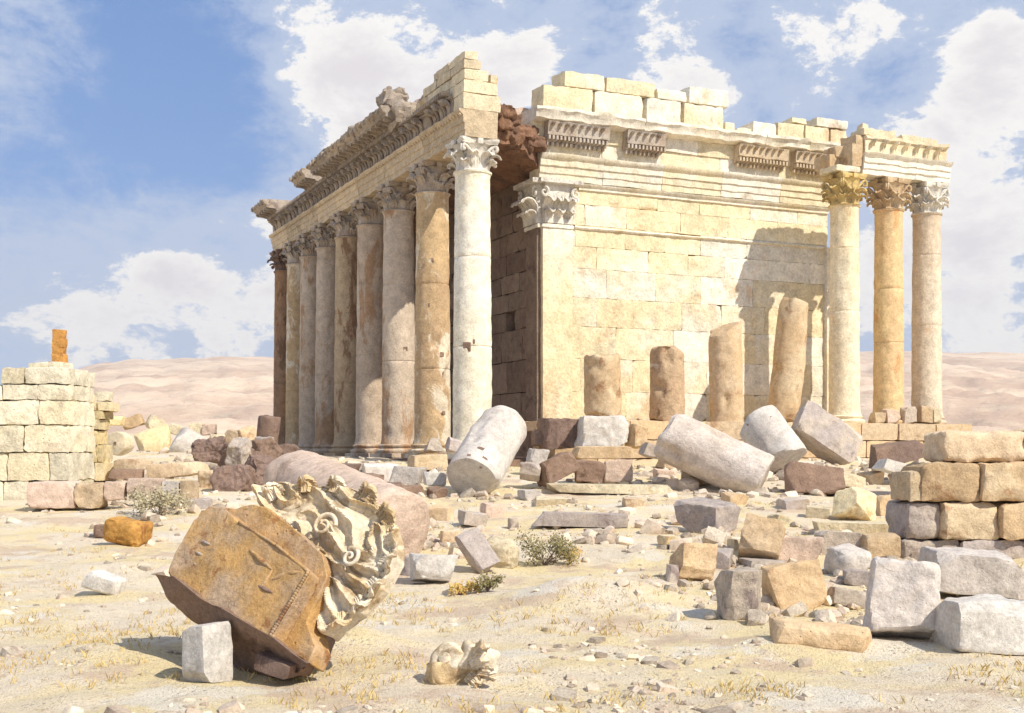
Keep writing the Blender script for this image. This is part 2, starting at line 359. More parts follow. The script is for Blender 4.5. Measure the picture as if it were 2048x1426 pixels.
def ground_mat():
    m = bpy.data.materials.new('dry_earth'); m.use_nodes = True; t = m.node_tree; t.nodes.clear()
    geo = N(t, 'ShaderNodeNewGeometry'); v = geo.outputs['Position']
    a = fbm(t, v, .33, 7, .6, dist=.5); b = fbm(t, v, .55, 7, .65); c = fbm(t, v, 3.2, 8, .7); d = fbm(t, v, 22, 5, .7)
    mpn = N(t, 'ShaderNodeMapping'); mpn.inputs['Location'].default_value = (31, 17, 4); t.links.new(v, mpn.inputs[0])
    e = fbm(t, mpn.outputs[0], .42, 7, .62)
    col = mixc(t, ramp(t, a, .40, .60), (.77, .66, .51), (.79, .65, .38))
    col = mixc(t, math_(t, 'MULTIPLY', ramp(t, b, .52, .62), .8), col, (.62, .47, .35))
    col = mixc(t, math_(t, 'MULTIPLY', ramp(t, e, .55, .62), .75), col, (.78, .72, .62))
    col = mixc(t, math_(t, 'MULTIPLY', ramp(t, c, .56, .68), .55), col, (.46, .32, .18))
    col = mixc(t, math_(t, 'MULTIPLY', ramp(t, d, .55, .72), .4), col, (.40, .30, .20))
    f_ = fbm(t, v, 75, 4, .75)
    def vor(sc_): 
        n = N(t, 'ShaderNodeTexVoronoi', feature='F1'); n.inputs['Scale'].default_value = sc_; n.inputs['Randomness'].default_value = 1; t.links.new(v, n.inputs['Vector']); return n
    v1 = vor(9); v2 = vor(26); m1 = ramp(t, fbm(t, v, 1.3, 5, .6), .50, .60)
    s1 = math_(t, 'MULTIPLY', math_(t, 'SUBTRACT', 1.0, ramp(t, v1.outputs['Distance'], .16, .34)), m1)
    s2 = math_(t, 'SUBTRACT', 1.0, ramp(t, v2.outputs['Distance'], .2, .42))
    sp = N(t, 'ShaderNodeSeparateColor'); t.links.new(v1.outputs['Color'], sp.inputs[0]); sp2 = N(t, 'ShaderNodeSeparateColor'); t.links.new(v2.outputs['Color'], sp2.inputs[0])
    col = mixc(t, math_(t, 'MULTIPLY', s2, math_(t, 'MULTIPLY', sp2.outputs[0], .7)), col, mixc(t, sp2.outputs[1], (.34, .26, .19), (.74, .66, .54)))
    col = mixc(t, math_(t, 'MULTIPLY', s1, .8), col, mixc(t, sp.outputs[1], (.44, .36, .29), (.76, .68, .56)))
    col = mixc(t, math_(t, 'MULTIPLY', ramp(t, f_, .54, .66), .5), col, (.36, .27, .18))
    d = math_(t, 'ADD', d, math_(t, 'ADD', math_(t, 'MULTIPLY', s1, .9), math_(t, 'ADD', math_(t, 'MULTIPLY', s2, .45), math_(t, 'MULTIPLY', f_, .5))))
    bs = N(t, 'ShaderNodeBsdfPrincipled'); bs.inputs['Roughness'].default_value = .95; bs.inputs['Specular IOR Level'].default_value = .1
    bu = N(t, 'ShaderNodeBump'); bu.inputs['Strength'].default_value = 1.0; bu.inputs['Distance'].default_value = .06
    t.links.new(math_(t, 'ADD', c, math_(t, 'MULTIPLY', d, .5)), bu.inputs['Height']); t.links.new(bu.outputs[0], bs.inputs['Normal'])
    t.links.new(col, bs.inputs['Base Color']); out = N(t, 'ShaderNodeOutputMaterial'); t.links.new(bs.outputs[0], out.inputs[0])
    return m
go = g.build('ground', ground_mat(), smooth=True); tag(go, kind='structure')
# ---- far hills
def hill_mat():
    m = bpy.data.materials.new('bare_hillside'); m.use_nodes = True; t = m.node_tree; t.nodes.clear()
    geo = N(t, 'ShaderNodeNewGeometry'); v = geo.outputs['Position']
    mp_ = N(t, 'ShaderNodeMapping'); mp_.inputs['Scale'].default_value = (.0016, .0016, .008); t.links.new(v, mp_.inputs[0])
    a = fbm(t, mp_.outputs[0], 2.2, 8, .62); b = fbm(t, mp_.outputs[0], 9, 8, .65); c = fbm(t, mp_.outputs[0], 60, 4, .6)
    col = mixc(t, ramp(t, a, .42, .60), (.70, .55, .42), (.52, .38, .29))
    col = mixc(t, math_(t, 'MULTIPLY', ramp(t, b, .50, .64), .5), col, (.64, .53, .40))
    col = mixc(t, math_(t, 'MULTIPLY', ramp(t, c, .60, .68), .35), col, (.30, .24, .17))
    bs = N(t, 'ShaderNodeBsdfPrincipled'); bs.inputs['Roughness'].default_value = 1; bs.inputs['Specular IOR Level'].default_value = .05
    bu = N(t, 'ShaderNodeBump'); bu.inputs['Strength'].default_value = .6; bu.inputs['Distance'].default_value = 12
    t.links.new(b, bu.inputs['Height']); t.links.new(bu.outputs[0], bs.inputs['Normal'])
    t.links.new(col, bs.inputs['Base Color']); out = N(t, 'ShaderNodeOutputMaterial'); t.links.new(bs.outputs[0], out.inputs[0])
    return m
RID = [(-6000, 690), (-600, 700), (0, 775), (100, 758), (140, 742), (200, 728), (260, 719), (320, 722), (380, 716), (440, 711), (500, 716), (560, 717), (700, 730), (1100, 700), (1500, 715), (1860, 703), (2000, 706), (2300, 700), (8000, 690)]
def ridge(px):
    for (a, ya), (b, yb) in zip(RID, RID[1:]):
        if a <= px <= b: return ya+(yb-ya)*(px-a)/(b-a)
    return 700
hb = MB(); rows = 110; cols = 560
Dh = [430*((3600/430)**(j/rows)) for j in range(rows+1)]+[4200, 5200]
vs = []
for D in Dh:
    for i in range(cols+1):
        k = -1.6+3.2*i/cols; px = 1024+k*F; x = k*D
        top = (900-ridge(px))/F*3600
        t = min(1, max(0, (D-430)/(3600-430)))
        h = -3+(top+3)*(t**1.15)
        amp = 140*(t**.8)*(1-t)*1.0
        rr = 1-abs(noise.fractal((x*.0028+4, D*.0030, 1.2), .75, 2.15, 7))*2
        h += amp*(rr-.75)*.55 + 9*t*noise.fractal((x*.006, D*.006, 5), .9, 2.0, 4)
        if D > 3650: h -= (D-3600)*.3
        vs.append((x, D, h))
fs = [(j*(cols+1)+i, j*(cols+1)+i+1, (j+1)*(cols+1)+i+1, (j+1)*(cols+1)+i) for j in range(len(Dh)-1) for i in range(cols)]
hb.add(vs, fs); tag(hb.build('hills', hill_mat(), smooth=True), kind='structure')

# ------------------------------------------------------------------ temple frame
TH = math.atan2(1127, 2490)
U = Vector((-math.sin(TH), math.cos(TH), 0)); V = Vector((math.cos(TH), math.sin(TH), 0)); Z = Vector((0, 0, 1))
C1 = Vector((-2.22, 70, 0)); K = Vector((1.855, 78.3, 0))
ZB = -.2; ZE = 17.3; CAPH = 1.85
def Tp(s, t, z=0): return C1+U*s+V*t+Z*z              # along the flank, along the end, height
def on_line(px, o, d):                                 # parameter along a ground line where it is seen at a bearing
    k = (px-1024)/F
    return (k*o.y-o.x)/(d.x-k*d.y)
def w_of(px): return on_line(px, K, V)
def zw(px, py): return (900-py)/F*(K+V*w_of(px)).y
def ashlar(mb, org, du, dn, zs, lens, t0, t1, thick, seed, cell=.55, bev=.05, rough=.015, skip=None, top=None, jit=.02, gap=.018):
    """courses of separate blocks; du along the wall, dn outward normal"""
    rnd = random.Random(seed)
    for ci, (z0, z1) in enumerate(zip(zs, zs[1:])):
        a = t0; first = True
        while a < t1-.05:
            L = rnd.uniform(*lens)*(.55 if first and ci % 2 else 1); first = False
            b = min(t1, a+L)
            if t1-b < lens[0]*.4: b = t1
            if not (skip and skip(a, b, z0, z1)):
                v, f = rock((b-a-gap, thick, z1-z0-gap), rnd.randint(0, 9999), cell, bev, rough, cuts=rnd.choice((0, 1, 2, 3)), cutd=.10)
                c = org+du*((a+b)/2)+Z*((z0+z1)/2)-dn*(thick/2)+dn*rnd.uniform(-jit, jit)
                mb.add(v, f, (rnd.random(), rnd.random()), frame(c, du, -dn))
            a = b
    return mb
def boxm(mb, c, size, ux=V, uy=U, col=(.5, .5), seed=None, cell=.4, bev=.03, rough=.01, warp=0):
    v, f = rock(size, seed if seed is not None else len(mb.v) % 9973, cell, bev, rough, warp); mb.add(v, f, col, frame(c, ux, uy)); return mb
temple = empty('ruined_temple', Tp(0, 0, ZB))
tag(temple, 'huge roofless stone temple with row of tall columns and pale windowless end wall', 'temple')

# --- capital prototype (bell, two rows of leaves, volutes, abacus)
def capital_mb(h=CAPH, r=.98, seed=0, detail=1.0, half=1.42):
    mb = MB(); rnd = random.Random(seed); k = h/1.85
    v, f = lathe([(r*1.0, 0), (r*1.1, .04), (r*1.12, .10), (r*1.02, .15), (r*.95, .2), (r*.93, .9), (r*.99, 1.3), (r*1.12, 1.52), (r*1.2, 1.56)], 28)
    v = [(x, y, z*k) for x, y, z in v]; mb.add(v, f)
    for row, (n, z0, L, Wd, rr, cu) in enumerate([(8, .12, .88, .80, .93, 3.1), (8, .30, 1.28, .74, .90, 3.0)]):
        for i in range(n):
            if rnd.random() < .08: continue
            a = 2*math.pi*(i+.5*row)/n+rnd.uniform(-.03, .03)
            v, f = leaf(L*rnd.uniform(.9, 1.04), Wd, cu*rnd.uniform(.85, 1.1), 4, .05, 10, 12, .045)
            Mx = Matrix.Rotation(a+math.pi/2, 4, 'Z')@Matrix.Translation((0, -rr*r*1.02, z0*k))@Matrix.Rotation(R(5), 4, 'X')
            mb.add(v, f, (rnd.random(), .5), Mx)
    for q in range(4):
        for sd_ in (-1, 1):
            a = math.pi/4+q*math.pi/2
            pts = []; rad = []
            for j in range(10):
                t = j/9; aa = a+sd_*.42*(1-t); rr = r*(.95+.42*t*t); pts.append((math.cos(aa)*rr, math.sin(aa)*rr, (.85+.62*t)*k)); rad.append(.10-.02*t)
            cx_, cy_ = math.cos(a), math.sin(a); ro = r*1.37
            for j in range(1, 16):
                t = j/15; an = math.pi/2-t*4.6*math.pi/2*1.6; sr = .19*(1-t*.8)
                pts.append((cx_*(ro+sr*math.cos(an)*.9), cy_*(ro+sr*math.cos(an)*.9), (1.30+sr*math.sin(an))*k)); rad.append(.085-.05*t)
            pts = [(x-sd_*cy_*.06, y+sd_*cx_*.06, z) for x, y, z in pts]
            v, f = tube(pts, rad, 6); mb.add(v, f)
        a = q*math.pi/2; v, f = rock((.34, .2, .34), q, .12, .08, .02); mb.add(v, f, (.5, .5), Matrix.Rotation(a, 4, 'Z')@Matrix.Translation((0, -r*1.16, 1.68*k)))
    ns = 12; ring = []
    for q in range(4):
        a0 = math.pi/4+q*math.pi/2
        p0 = Vector((math.cos(a0), math.sin(a0), 0))*half*1.24; p1 = Vector((math.cos(a0+math.pi/2), math.sin(a0+math.pi/2), 0))*half*1.24
        dirn = (p1-p0); inn = -((p0+p1)/2).normalized()
        for j in range(ns):
            t = (.06+.88*j/(ns-1)); ring.append(p0+dirn*t+inn*(.24*math.sin(math.pi*t)))
    n = len(ring)
    levels = [(1.56, .93), (1.62, .93), (1.66, .97), (1.76, 1.0), (1.85, 1.0)]
    vs = [(p.x*s, p.y*s, z*k) for z, s in levels for p in ring]
    fs = [(j*n+i, j*n+(i+1) % n, (j+1)*n+(i+1) % n, (j+1)*n+i) for j in range(4) for i in range(n)]
    fs += [tuple(range(n))[::-1], tuple(4*n+i for i in range(n))]
    mb.add(vs, fs)
    for i, p in enumerate(mb.v):
        q = .035*nz(p, 2.2, seed+3); mb.v[i] = (p[0]*(1+q), p[1]*(1+q), p[2])
    return mb
def shaft_mb(H, r0=1.12, r1=.98, seed=0, joints=(.34, .67), chip=.05):
    prof = []; n = 58; js = [H*j for j in joints]
    zs_ = sorted(set([H*i/n for i in range(n+1)]+[j+d for j in js for d in (-.05, -.012, .012, .05)]))
    for z in zs_:
        t = z/H; r = r0+(r1-r0)*(t**1.5)
        if any(abs(z-j) < .02 for j in js): r -= .035
        if z < .5: r += .10*(1-z/.5)**2
        if H-z < .25: r += .05*(1-(H-z)/.25)
        prof.append((r, z))
    prof += [(r1+.11, H+.001), (r1+.12, H+.07), (r1+.02, H+.12)]
    mb = MB(); v, f = lathe(prof, 56, seed, .05, chip*1.8); mb.add(v, f); return mb
def base_mb(r=1.12):
    mb = MB(); v, f = lathe([(r*1.28, .0), (r*1.34, .08), (r*1.34, .18), (r*1.26, .26), (r*1.12, .3), (r*1.10, .38), (r*1.18, .42), (r*1.2, .5), (r*1.12, .56), (r*1.04, .6)], 36, 3, .02, .04)
    mb.add(v, f); boxm(mb, Vector((0, 0, -.15)), (3.0, 3.0, .3), Vector((1, 0, 0)), Vector((0, 1, 0)), seed=5, bev=.05, rough=.02); return mb
capmeshes = [capital_mb(seed=s) for s in (1, 2, 3)]
_cm = {}
def put(mb, key, name, mat, parent, loc, rz=0, smooth=True, sharp=45):
    kk = (key, mat.name)
    if kk not in _cm: o = mb.build(name, mat, parent, loc=loc, smooth=smooth, sharp=sharp); _cm[kk] = o.data
    else:
        o = bpy.data.objects.new(name, _cm[kk]); sc.collection.objects.link(o); o.parent = parent; o.location = loc
    o.rotation_euler.z = rz; return o
HS = ZE-CAPH-(ZB+.55)
shafts = [shaft_mb(HS, seed=s, joints=j, chip=c) for s, j, c in ((1, (.36, .69), .05), (2, (.30, .64), .08), (3, (.41, .74), .06))]
basem = base_mb()
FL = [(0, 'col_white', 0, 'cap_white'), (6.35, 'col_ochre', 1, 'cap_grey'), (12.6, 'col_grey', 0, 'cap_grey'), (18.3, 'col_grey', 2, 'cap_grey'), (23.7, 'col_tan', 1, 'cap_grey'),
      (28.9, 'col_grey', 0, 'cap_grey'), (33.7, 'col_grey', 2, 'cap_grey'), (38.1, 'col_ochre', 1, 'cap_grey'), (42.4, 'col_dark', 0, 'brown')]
LBL = {0: 'bright white sunlit corner column', 1: 'ochre column with pale flaked patches', 8: 'dark brown column at the far end of the row'}
for i, (s, mt, si, cm) in enumerate(FL):
    p = Tp(s, 0, ZB)-Tp(0, 0, ZB)
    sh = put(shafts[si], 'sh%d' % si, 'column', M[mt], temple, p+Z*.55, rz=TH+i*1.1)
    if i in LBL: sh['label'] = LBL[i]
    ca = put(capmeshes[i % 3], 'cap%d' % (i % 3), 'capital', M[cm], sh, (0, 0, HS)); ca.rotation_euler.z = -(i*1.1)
    put(basem, 'base', 'base', M[mt], sh, (0, 0, -.55), rz=-i*1.1)

# --- entablature: profile swept along a line
def sweep(mb, org, du, dn, t0, t1, prof, step=.6, seed=0, dmg=None, rough=.02, col=None):
    """prof: closed list of (outward, z)"""
    n = max(1, round((t1-t0)/step)); m = len(prof); vs = []
    for k in range(n+1):
        t = t0+(t1-t0)*k/n; 
        for (p, z) in prof:
            pp = p; zz = z
            if dmg: pp, zz = dmg(t, p, z)
            c = org+du*t+dn*pp+Z*zz
            q = rough*noise.noise((t*1.3+seed, pp*2.2, zz*2.0)); c = c+dn*q*1.5+Z*q
            vs.append(c)
    fs = [(k*m+i, k*m+(i+1) % m, (k+1)*m+(i+1) % m, (k+1)*m+i) for k in range(n) for i in range(m)]
    fs += [tuple(range(m))[::-1], tuple(n*m+i for i in range(m))]
    mb.add(vs, fs, col or (.5, .5)); return mb
# flank architrave: three fasciae with bead rows between
hw = 1.05
aprof = [(-hw, 17.3), (hw-.14, 17.3), (hw-.14, 17.68), (hw-.08, 17.70), (hw-.08, 18.1), (hw, 18.13), (hw, 18.5), (hw+.10, 18.58), (hw+.22, 18.72), (hw+.22, 18.82), (-hw, 18.82)]
ar = MB(); cuts = [-1.15, 5.2, 12.6, 18.3, 23.7, 28.9, 33.7, 38.1, 43.6]
for a, b in zip(cuts, cuts[1:]): sweep(ar, C1, U, -V, a+.02, b-.02, aprof, .7, seed=a, rough=.05, col=(random.Random(a).random(), random.Random(b).random()))
for k in range(int(44/.42)):
    s = -1+k*.42; boxm(ar, Tp(s, -(hw+.13), 18.53), (.2, .12, .12), U, V, cell=.2, bev=.05)
ar.build('architrave', M['arch'], temple, sharp=35)
fz = MB()
fprof = [(-hw, 18.823), (hw-.1, 18.823), (hw-.04, 19.75), (hw+.15, 19.8), (hw+.15, 19.92), (-hw, 19.92)]
for a, b in zip([.5, 6, 12.6, 18.3, 23.7, 28.9, 33.7, 38.1], [6, 12.6, 18.3, 23.7, 28.9, 33.7, 38.1, 43.4]): sweep(fz, C1, U, -V, a+.02, b-.02, fprof, .7, seed=a+3, rough=.06, col=(random.Random(a).random(), .5))
rnd = random.Random(5)
for k in range(37):                                   # carved brackets of the frieze
    s = 1.0+k*1.13
    if rnd.random() < .06: continue
    v, f = leaf(1.15, .52, 2.2, 4, .12, 8, 10, .05, 2.0)
    fz.add(v, f, (rnd.random(), .5), frame(Tp(s, -hw+.02, 18.86), U, V))
    boxm(fz, Tp(s, -(hw+.3), 19.62), (.36, .42, .34), U, V, seed=k, cell=.15, bev=.1, rough=.05)
    v, f = leaf(.8, .34, 1.4, 3, .06, 6, 8, .05, 2.0); fz.add(v, f, (.3, .5), frame(Tp(s+.56, -hw+.02, 18.88), U, V))
for k in range(int(42.5/.30)):                        # dentils
    s = .8+k*.30
    if noise.noise((s*.4, 2, 2)) > .42: continue
    boxm(fz, Tp(s, -(hw+.27), 20.08), (.19, .5, .26), U, V, cell=.3, bev=.02)
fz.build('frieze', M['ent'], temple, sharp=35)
cprof = [(-.6, 19.923), (hw+.12, 19.923), (hw+.16, 20.24), (hw+.45, 20.3), (hw+.55, 20.42), (hw+.75, 20.46), (hw+1.35, 20.52), (hw+1.35, 20.72), (hw+1.5, 20.8), (hw+1.62, 21.05), (hw+1.62, 21.15), (hw+.9, 21.22), (-.6, 21.2)]
def cdm(t, p, z):
    if z > 20.3 and p > 0:
        k = noise.noise((t*.35, 4, 4)); k2 = noise.noise((t*1.7, 9, z*2))
        z += .12*k2*(z > 21); p -= max(0, k-.15)*.8*(p > hw+1)+.06*k2
    return p, z
for part_, runs_ in enumerate(([(8.2, 10.9), (10.95, 14.4), (14.45, 18.0), (18.05, 21.3), (21.35, 25.6)], [(27.0, 30.6)], [(39.6, 43.9)])):
  cn_ = MB()
  for a, b in runs_:
    sweep(cn_, C1, U, -V, a, b, cprof, .35, seed=a, dmg=cdm, rough=.09, col=(rnd.random(), .5))
    s = a+.4
    while s < b-.2:                                   # modillions and lion-head bosses
        v, f = leaf(1.0, .36, 2.6, 3, .1, 6, 8, .04, 1.6); cn_.add(v, f, (.4, .5), frame(Tp(s, -(hw+.3), 20.38), U, -Z, -V))
        boxm(cn_, Tp(s, -(hw+.82), 20.42), (.3, 1.0, .24), U, V, cell=.2, bev=.06, rough=.03)
        boxm(cn_, Tp(s+.4, -(hw+1.55), 20.98), (.3, .3, .34), U, V, seed=int(s*7), cell=.12, bev=.12, rough=.08)
        s += .86
  if part_ == 0:
    for k in range(15):
        s = 8.6+k*1.2
        boxm(cn_, Tp(s, -(hw+.55)+rnd.uniform(-.5, .5), 21.3), (rnd.uniform(.6, 1.4), rnd.uniform(.6, 1.3), rnd.uniform(.25, .6)), U, V, seed=k+50, cell=.2, bev=.2, rough=.16, warp=.1)
    boxm(cn_, Tp(9.4, -(hw+.5), 21.85), (1.7, 1.7, 1.2), U, V, seed=91, cell=.18, bev=.45, rough=.25, warp=.1)
    boxm(cn_, Tp(8.4, -(hw+.0), 20.7), (1.3, 1.8, 1.3), U, V, seed=92, cell=.18, bev=.4, rough=.2, warp=.1)
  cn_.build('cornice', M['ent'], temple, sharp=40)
# --- broken corner stack above the first column
bs_ = MB(); rnd = random.Random(11)
def stackrow(z0, z1, s0, s1, t0, t1, n):
    for i in range(n):
        a = s0+(s1-s0)*i/n; b = s0+(s1-s0)*(i+1)/n
        boxm(bs_, Tp((a+b)/2, (t0+t1)/2, (z0+z1)/2), (t1-t0, b-a-.02, z1-z0-.02), V, U, (rnd.random(), rnd.random()), seed=rnd.randint(0, 999), cell=.3, bev=.07, rough=.03)
stackrow(18.83, 19.75, -1.1, .45, -1.0, 1.25, 1)
stackrow(19.77, 20.5, -1.05, 8.0, -.95, 1.1, 4)
stackrow(20.5, 21.1, -1.0, 6.9, -.9, .55, 4)
stackrow(21.1, 21.62, -1.02, 5.5, -.92, .1, 3)
stackrow(21.62, 22.1, -1.0, 3.9, -.88, -.05, 2)
stackrow(20.5, 21.0, -.9, .6, .72, 1.2, 1)
stackrow(19.93, 20.85, 7.7, 12.5, .1, 1.9, 3)
o = bs_.build('broken_upper_courses', M['cream'], temple, sharp=40)
bk = MB()
boxm(bk, Tp(12.5, 1.9, 21.3), (2.6, 6.0, 2.6), V, U, seed=4, cell=.3, bev=.5, rough=.2, warp=.05)
boxm(bk, Tp(17.5, 2.2, 20.8), (2.2, 4.0, 1.8), V, U, seed=14, cell=.3, bev=.4, rough=.2, warp=.05)
bk.build('ceiling_backing', M['pink'], temple, sharp=50)
# --- gallery ceiling (arched coffered slabs, broken at the near end)
ce = MB(); vs = []; ns = 60; nt_ = 24
T0 = 1.0; T1 = 7.7
def s0f(t): return 2.4+max(0, t-3)*.85
for j in range(ns+1):
    for i in range(nt_+1):
        t = T0+(T1-T0)*i/nt_; s0c = s0f(t); s = s0c+(43-s0c)*j/ns
        if j == 0: s += .5*noise.noise((t*1.1, 2.2, 0))
        arch = .95*math.sin(math.pi*(t-T0)/(T1-T0))
        cof = .18*max(0, math.sin(s*1.9)*math.sin((t-T0)*3.2))
        vs.append(Tp(s, t, 17.30+arch+cof+.12*noise.noise((s, t, 0))))
m = nt_+1; nb = len(vs)
for j in range(ns+1):
    for i in range(nt_+1):
        t = T0+(T1-T0)*i/nt_; s0c = s0f(t); s = s0c+(43-s0c)*j/ns
        if j == 0: s += .35+.3*noise.noise((t*1.4, 5.2, 0))
        vs.append(Tp(s, t, 19.9+.35*noise.noise((s*.5, t*.8, 3))))
fs = []
for j in range(ns):
    for i in range(nt_):
        a = j*m+i; fs.append((a, a+m, a+m+1, a+1)); a += nb; fs.append((a, a+1, a+m+1, a+m))
for i in range(nt_): fs.append((i, i+1, nb+i+1, nb+i)); a = ns*m; fs.append((a+i+1, a+i, nb+a+i, nb+a+i+1))
for j in range(ns): fs.append((j*m, nb+j*m, nb+(j+1)*m, (j+1)*m)); fs.append((j*m+nt_, (j+1)*m+nt_, nb+(j+1)*m+nt_, nb+j*m+nt_))
ce.add(vs, fs)
for k in range(26):
    t = rnd.uniform(1.2, 6.6); s = s0f(t)+rnd.uniform(.1, .8); z = rnd.uniform(18.4, 20.1)
    boxm(ce, Tp(s, t, z), (rnd.uniform(.6, 1.7), rnd.uniform(.5, 1.0), rnd.uniform(.3, .8)), V, U, seed=k, cell=.1, bev=.10, rough=.14, warp=.2)
for k in range(9):
    boxm(ce, Tp(s0f(6)+.6+.4*math.sin(k), 5.0+k*.2, 19.6+.25*math.sin(k*2)), (.6, .7, .6), V, U, seed=k+80, cell=.15, bev=.25, rough=.15)
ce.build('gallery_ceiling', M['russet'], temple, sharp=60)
tb = MB(); boxm(tb, Tp(9, 4.6, 21.1), (5.4, 3.0, 1.5), V, U, seed=31, cell=.4, bev=.15, rough=.08); boxm(tb, Tp(9, 4.0, 20.15), (5, 3.4, .8), V, U, seed=32, cell=.4, bev=.15, rough=.08)
tb.build('roof_block', M['pink'], temple, sharp=45)

# --- cella: end wall and flank wall
WE = 22.3
zs = [-1.2, 1.9, 3.75, 5.85, 7.9, 9.75, 11.6, 13.0, 14.35, 15.7, 17.0]
cw = MB()
ashlar(cw, K, V, -U, zs, (2.6, 4.4), .0, WE, 1.6, 21, cell=.22, bev=.022, rough=.03, jit=.008, gap=.006)
core = MB()
cw.build('end_wall', M['wall'], temple, sharp=40)
fw = MB()
hole = (4.9, 6.4, 8.9, 10.3)
def skp(a, b, z0, z1): return False
fzs = [-1.2, 1.9, 3.75, 5.85, 7.9, 9.2, 10.4, 11.6, 13.0, 14.35, 15.7, 17.5]
def hole_skip(a, b, z0, z1): return z0 == 9.2 and a < 3.1 < b
# flank: a block removed in one course leaves the small dark window
ashlar(fw, K, U, -V, fzs[:5], (2.4, 4.0), 1.62, 43, 1.5, 22, cell=.35, bev=.06, rough=.05, jit=.02)
for (a, b) in ((1.62, 4.2), (5.6, 43)): ashlar(fw, K, U, -V, fzs[4:6], (2.4, 4), a, b, 1.5, 23, cell=.35, bev=.06, rough=.05)
ashlar(fw, K, U, -V, fzs[5:], (2.4, 4.0), 1.62, 43, 1.5, 24, cell=.35, bev=.06, rough=.05, jit=.02)
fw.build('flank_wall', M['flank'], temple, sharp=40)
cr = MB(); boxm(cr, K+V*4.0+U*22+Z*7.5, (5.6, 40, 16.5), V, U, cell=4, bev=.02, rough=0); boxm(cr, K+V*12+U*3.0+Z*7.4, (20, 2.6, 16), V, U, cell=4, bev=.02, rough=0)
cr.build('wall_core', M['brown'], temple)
# corner pilaster on the two faces, with its capital
pi_ = MB()
boxm(pi_, K+V*1.0-U*.12+Z*6.95, (2.1, .36, 14.1), V, U, seed=3, cell=.5, bev=.04, rough=.02, col=(.6, .7))
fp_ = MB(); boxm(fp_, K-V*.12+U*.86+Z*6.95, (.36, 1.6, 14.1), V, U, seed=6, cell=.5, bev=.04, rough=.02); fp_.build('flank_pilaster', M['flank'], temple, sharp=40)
for (c, sz) in ((K+V*1.0-U*.22+Z*14.1, (2.3, .36, .26)), (K-V*.10+U*.9+Z*14.1, (.5, 2.1, .26))): boxm(pi_, c, sz, V, U, seed=8, cell=.3, bev=.08)
po = pi_.build('corner_pilaster', M['wall'], temple, sharp=40)
pc = MB(); rnd = random.Random(8)
for face in (0, 1):
    dn, du, o0 = ((-U), V, K+V*.05) if face == 0 else ((-V), -U, K+U*1.95)
    boxm(pc, o0+du*1.0+dn*.16+Z*15.5, (2.0, .5, 2.5), du, -dn, seed=2, cell=.3, bev=.05)
    for rw, (z0, L, n) in enumerate(((14.3, 1.1, 3), (14.6, 1.8, 4))):
        for i in range(n):
            v, f = leaf(L, .78, 3.0, 4, .07, 10, 12, .055); pc.add(v, f, (rnd.random(), .5), frame(o0+du*((i+.5)/n*2.1-.05)+dn*.36+Z*z0, du, -dn))
    for sx in (-.1, 2.1):
        pts = []; rad = []
        for j in range(16):
            t = j/15; an = math.pi*.5+t*7; sr = .34*(1-t*.8); sg = 1 if sx > 1 else -1
            pts.append(o0+du*(sx+sg*sr*math.cos(an)*.9)+dn*(.55)+Z*(16.15+sr*math.sin(an))); rad.append(.12-.06*t)
        v, f = tube(pts, rad, 6); pc.add(v, f)
    boxm(pc, o0+du*1.0+dn*.42+Z*16.85, (3.0, .9, .3), du, -dn, seed=5, cell=.25, bev=.08)
pc.build('pilaster_capital', M['cap_white'], po, sharp=50)
# string course and pencil-thin mouldings
sm = MB()
sweep(sm, K, V, -U, 2.3, WE, [(-.1, 14.05), (.10, 14.08), (.16, 14.16), (.10, 14.24), (-.1, 14.26)], .8, rough=.02)
sweep(sm, K, V, -U, 2.6, WE, [(-.1, 16.55), (.12, 16.58), (.12, 16.75), (.24, 16.82), (.30, 16.96), (.1, 16.995), (-.1, 16.995)], .8, rough=.02)
boxm(sm, K+V*(WE-.12)-U*.14+Z*7.2, (.4, .4, 14), V, U, cell=.6, bev=.1, rough=.03)
sm.build('string_course', M['wall'], temple, sharp=40)
# end entablature
en = MB(); WR = 23.0
eprof = [(-1.2, 17.0), (.28, 17.0), (.28, 17.4), (.36, 17.43), (.36, 17.85), (.46, 17.88), (.46, 18.25), (.58, 18.34), (.68, 18.5), (.68, 18.6), (.2, 18.62), (.2, 19.6), (-1.2, 19.6)]
for a, b in zip([-.28, 4.2, 8.6, 13.2, 18.0], [4.2, 8.6, 13.2, 18.0, WR]): sweep(en, K, V, -U, a+.012, b-.012, eprof, .5, seed=a, rough=.05, col=(rnd.random(), rnd.random()))
def cd2(t, p, z):
    if p > .3: k = noise.noise((t*.5, 7, 7)); p -= .35*max(0, k+.1)*(p > 1); z += .06*noise.noise((t*1.4, 3, z))
    return p, z
for a, b in zip([-.9, 3.2, 6.9, 11.4, 16.3, 19.9], [3.2, 6.9, 11.4, 16.3, 19.9, WR]):
    sweep(en, K, V, -U, a+.012, b-.012, [(-1.2, 20.5), (.75, 20.5), (1.15, 20.62), (1.2, 20.95), (1.35, 21.1), (1.35, 21.3), (-1.2, 21.35)], .3, seed=a, dmg=cd2, rough=.07, col=(rnd.random(), rnd.random()*.4))
    sweep(en, K, V, -U, a+.012, b-.012, [(-1.2, 19.603), (.3, 19.603), (.36, 20.497), (-1.2, 20.497)], .5, seed=a, rough=.06, col=(rnd.random(), rnd.random()))
eo = en.build('end_entablature', M['entlit'], temple, sharp=40)
